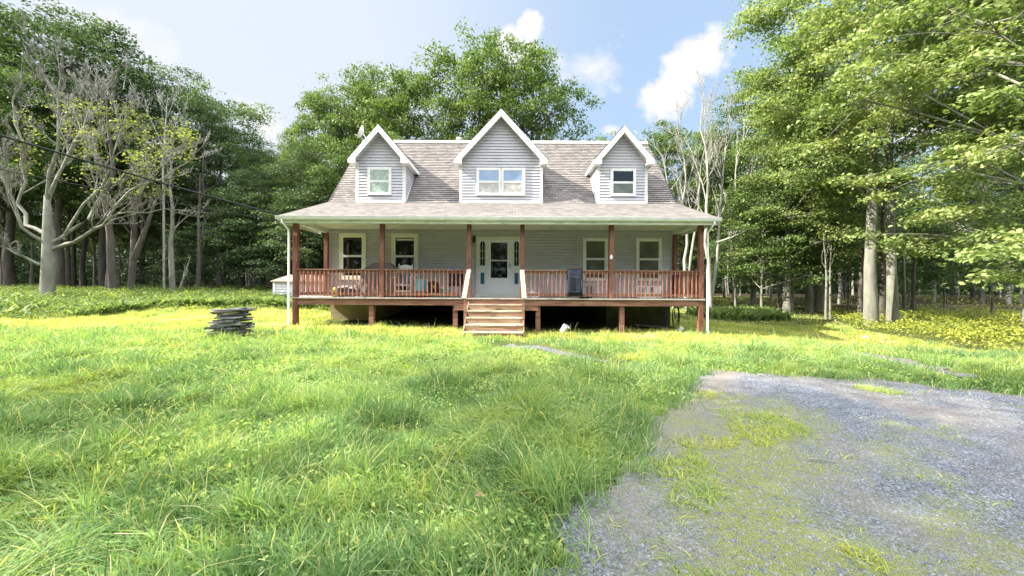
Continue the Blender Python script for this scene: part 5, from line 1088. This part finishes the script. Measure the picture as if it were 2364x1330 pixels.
# gravel stones
xs_ = rng.uniform(-1.5, 12, 90000); ys_ = 1.0+rng.random(90000)**1.5*5.6; k_ = (in_drive(xs_, ys_) > .02) & (rng.random(90000) > dirt_of(xs_, ys_)); xs_, ys_ = xs_[k_], ys_[k_]; n = len(xs_)
s_ = rng.uniform(.003, .0085, n)*(1+.10*ys_); OCT = np.array([(1, 0, 0), (0, 1, 0), (-1, 0, 0), (0, -1, 0), (0, 0, .7)]); ang = rng.uniform(0, 6.28, n)
V = OCT[None]*s_[:, None, None]*rng.uniform(.6, 1.3, (n, 5, 1)); ca, sa = np.cos(ang)[:, None], np.sin(ang)[:, None]; V = np.stack([V[..., 0]*ca-V[..., 1]*sa, V[..., 0]*sa+V[..., 1]*ca, V[..., 2]], -1)
V += np.stack([xs_, ys_, terrain(xs_, ys_)+.012], 1)[:, None, :]
fi = np.array([[0, 1, 4], [1, 2, 4], [2, 3, 4], [3, 0, 4]]); Fi = (np.arange(n)*5)[:, None, None]+fi[None]
m = leafmat('loose_gravel_stone', [(0, (.12, .125, .14)), (1, (.27, .285, .31)), (.5, (.15, .165, .195))], 0, .9)
gobj(npmesh('gravel_stones', V.reshape(-1, 3), Fi.ravel(), np.full(n*4, 3), {'tint': np.repeat(rng.random(n), 5)}), 'gravel_stones', m, 'loose blue grey gravel stones on the driveway', 'gravel')
# left bank of ferns and shrubs
xs_ = rng.uniform(-42, -7.2, 150000); ys_ = rng.uniform(12.5, 30, 150000); k_ = shrub_left(xs_, ys_) & (np.abs(xs_) < 1.5*ys_+1) & ~((xs_ > -13.1) & (ys_ > 19.8) & (ys_ < 23.2)); xs_, ys_ = xs_[k_], ys_[k_]; n = len(xs_)
hh = (.12+.75*fbm(xs_*1.1, ys_*1.1, 71)**1.3)*(.3+.7*sst(0, 3.5, ys_-np.interp(xs_, lex, ley))); hz = hh*rng.random(n)**.6
C = np.stack([xs_, ys_, terrain(xs_, ys_)+hz], 1); Nn = rng.normal(size=C.shape)*.6+np.array([0, 0, 1])
fernish = fbm(xs_*.25, ys_*.25, 73)
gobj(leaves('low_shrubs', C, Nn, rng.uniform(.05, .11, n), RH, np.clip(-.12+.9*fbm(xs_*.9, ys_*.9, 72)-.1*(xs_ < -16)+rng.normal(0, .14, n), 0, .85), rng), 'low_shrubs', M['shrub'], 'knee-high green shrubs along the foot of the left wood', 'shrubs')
def fronds(name, cx, cy, n, hb, seed, label):
    rg_ = np.random.default_rng(seed); X_ = []; Y_ = []
    k = len(cx); per = n//k; xx = np.repeat(cx, per)+rg_.normal(0, .10, k*per); yy = np.repeat(cy, per)+rg_.normal(0, .10, k*per); m = len(xx)
    return gobj(blades(name, xx, yy, hb*rg_.uniform(.6, 1.2, m), rg_.uniform(.05, .10, m), rg_.uniform(0, 6.28, m), rg_.uniform(.5, 1.2, m), np.clip(rg_.normal(.42, .25, m), 0, 1), 3), name, M['fern'], label, 'ferns')
fx = rng.uniform(-16.5, -7.4, 900); fy = np.interp(fx, lex, ley)+.5+rng.random(900)**1.2*6+fbm(fx*.9, fx*0, 12)*1.5; k_ = ~((fx > -13.1) & (fy > 19.6)); fronds('ferns', fx[k_], fy[k_], 12000, .58, 5, 'pale green ferns along the lawn edge left of the porch')
fx = rng.uniform(10.2, 14.6, 130); fy = rng.uniform(18.8, 21.5, 130); fronds('ferns', fx, fy, 2400, .75, 6, 'dark green ferns around the feet of the pale dead trees')
xs_ = rng.uniform(-40, -16, 1500); ys_ = rng.uniform(14, 24, 1500); k_ = shrub_left(xs_, ys_); fronds('ferns', xs_[k_], ys_[k_], 9000, .65, 7, 'grey green ferns under the gnarled old tree')
# right shrubs
xs_ = rng.uniform(8, 50, 230000); ys_ = 6+rng.random(230000)**1.2*34; k_ = shrub_right(xs_, ys_) & (np.abs(xs_) < 1.5*ys_+1) & (rng.random(230000) > .93*sst(18.5, 25, ys_)); xs_, ys_ = xs_[k_], ys_[k_]; n = len(xs_)
hh = .18+.42*sst(.35, .7, fbm(xs_*.9, ys_*.9, 81)); hz = hh*rng.random(n)**.5; C = np.stack([xs_, ys_, terrain(xs_, ys_)+hz], 1); Nn = rng.normal(size=C.shape)*.6+np.array([0, 0, 1])
gobj(leaves('low_shrubs', C, Nn, rng.uniform(.05, .12, n), RH, np.clip(.35+.5*fbm(xs_*.5, ys_*.5, 82)+rng.normal(0, .12, n), 0, 1), rng), 'low_shrubs', M['shrub'], 'yellow green low shrubs below the right wood', 'shrubs')
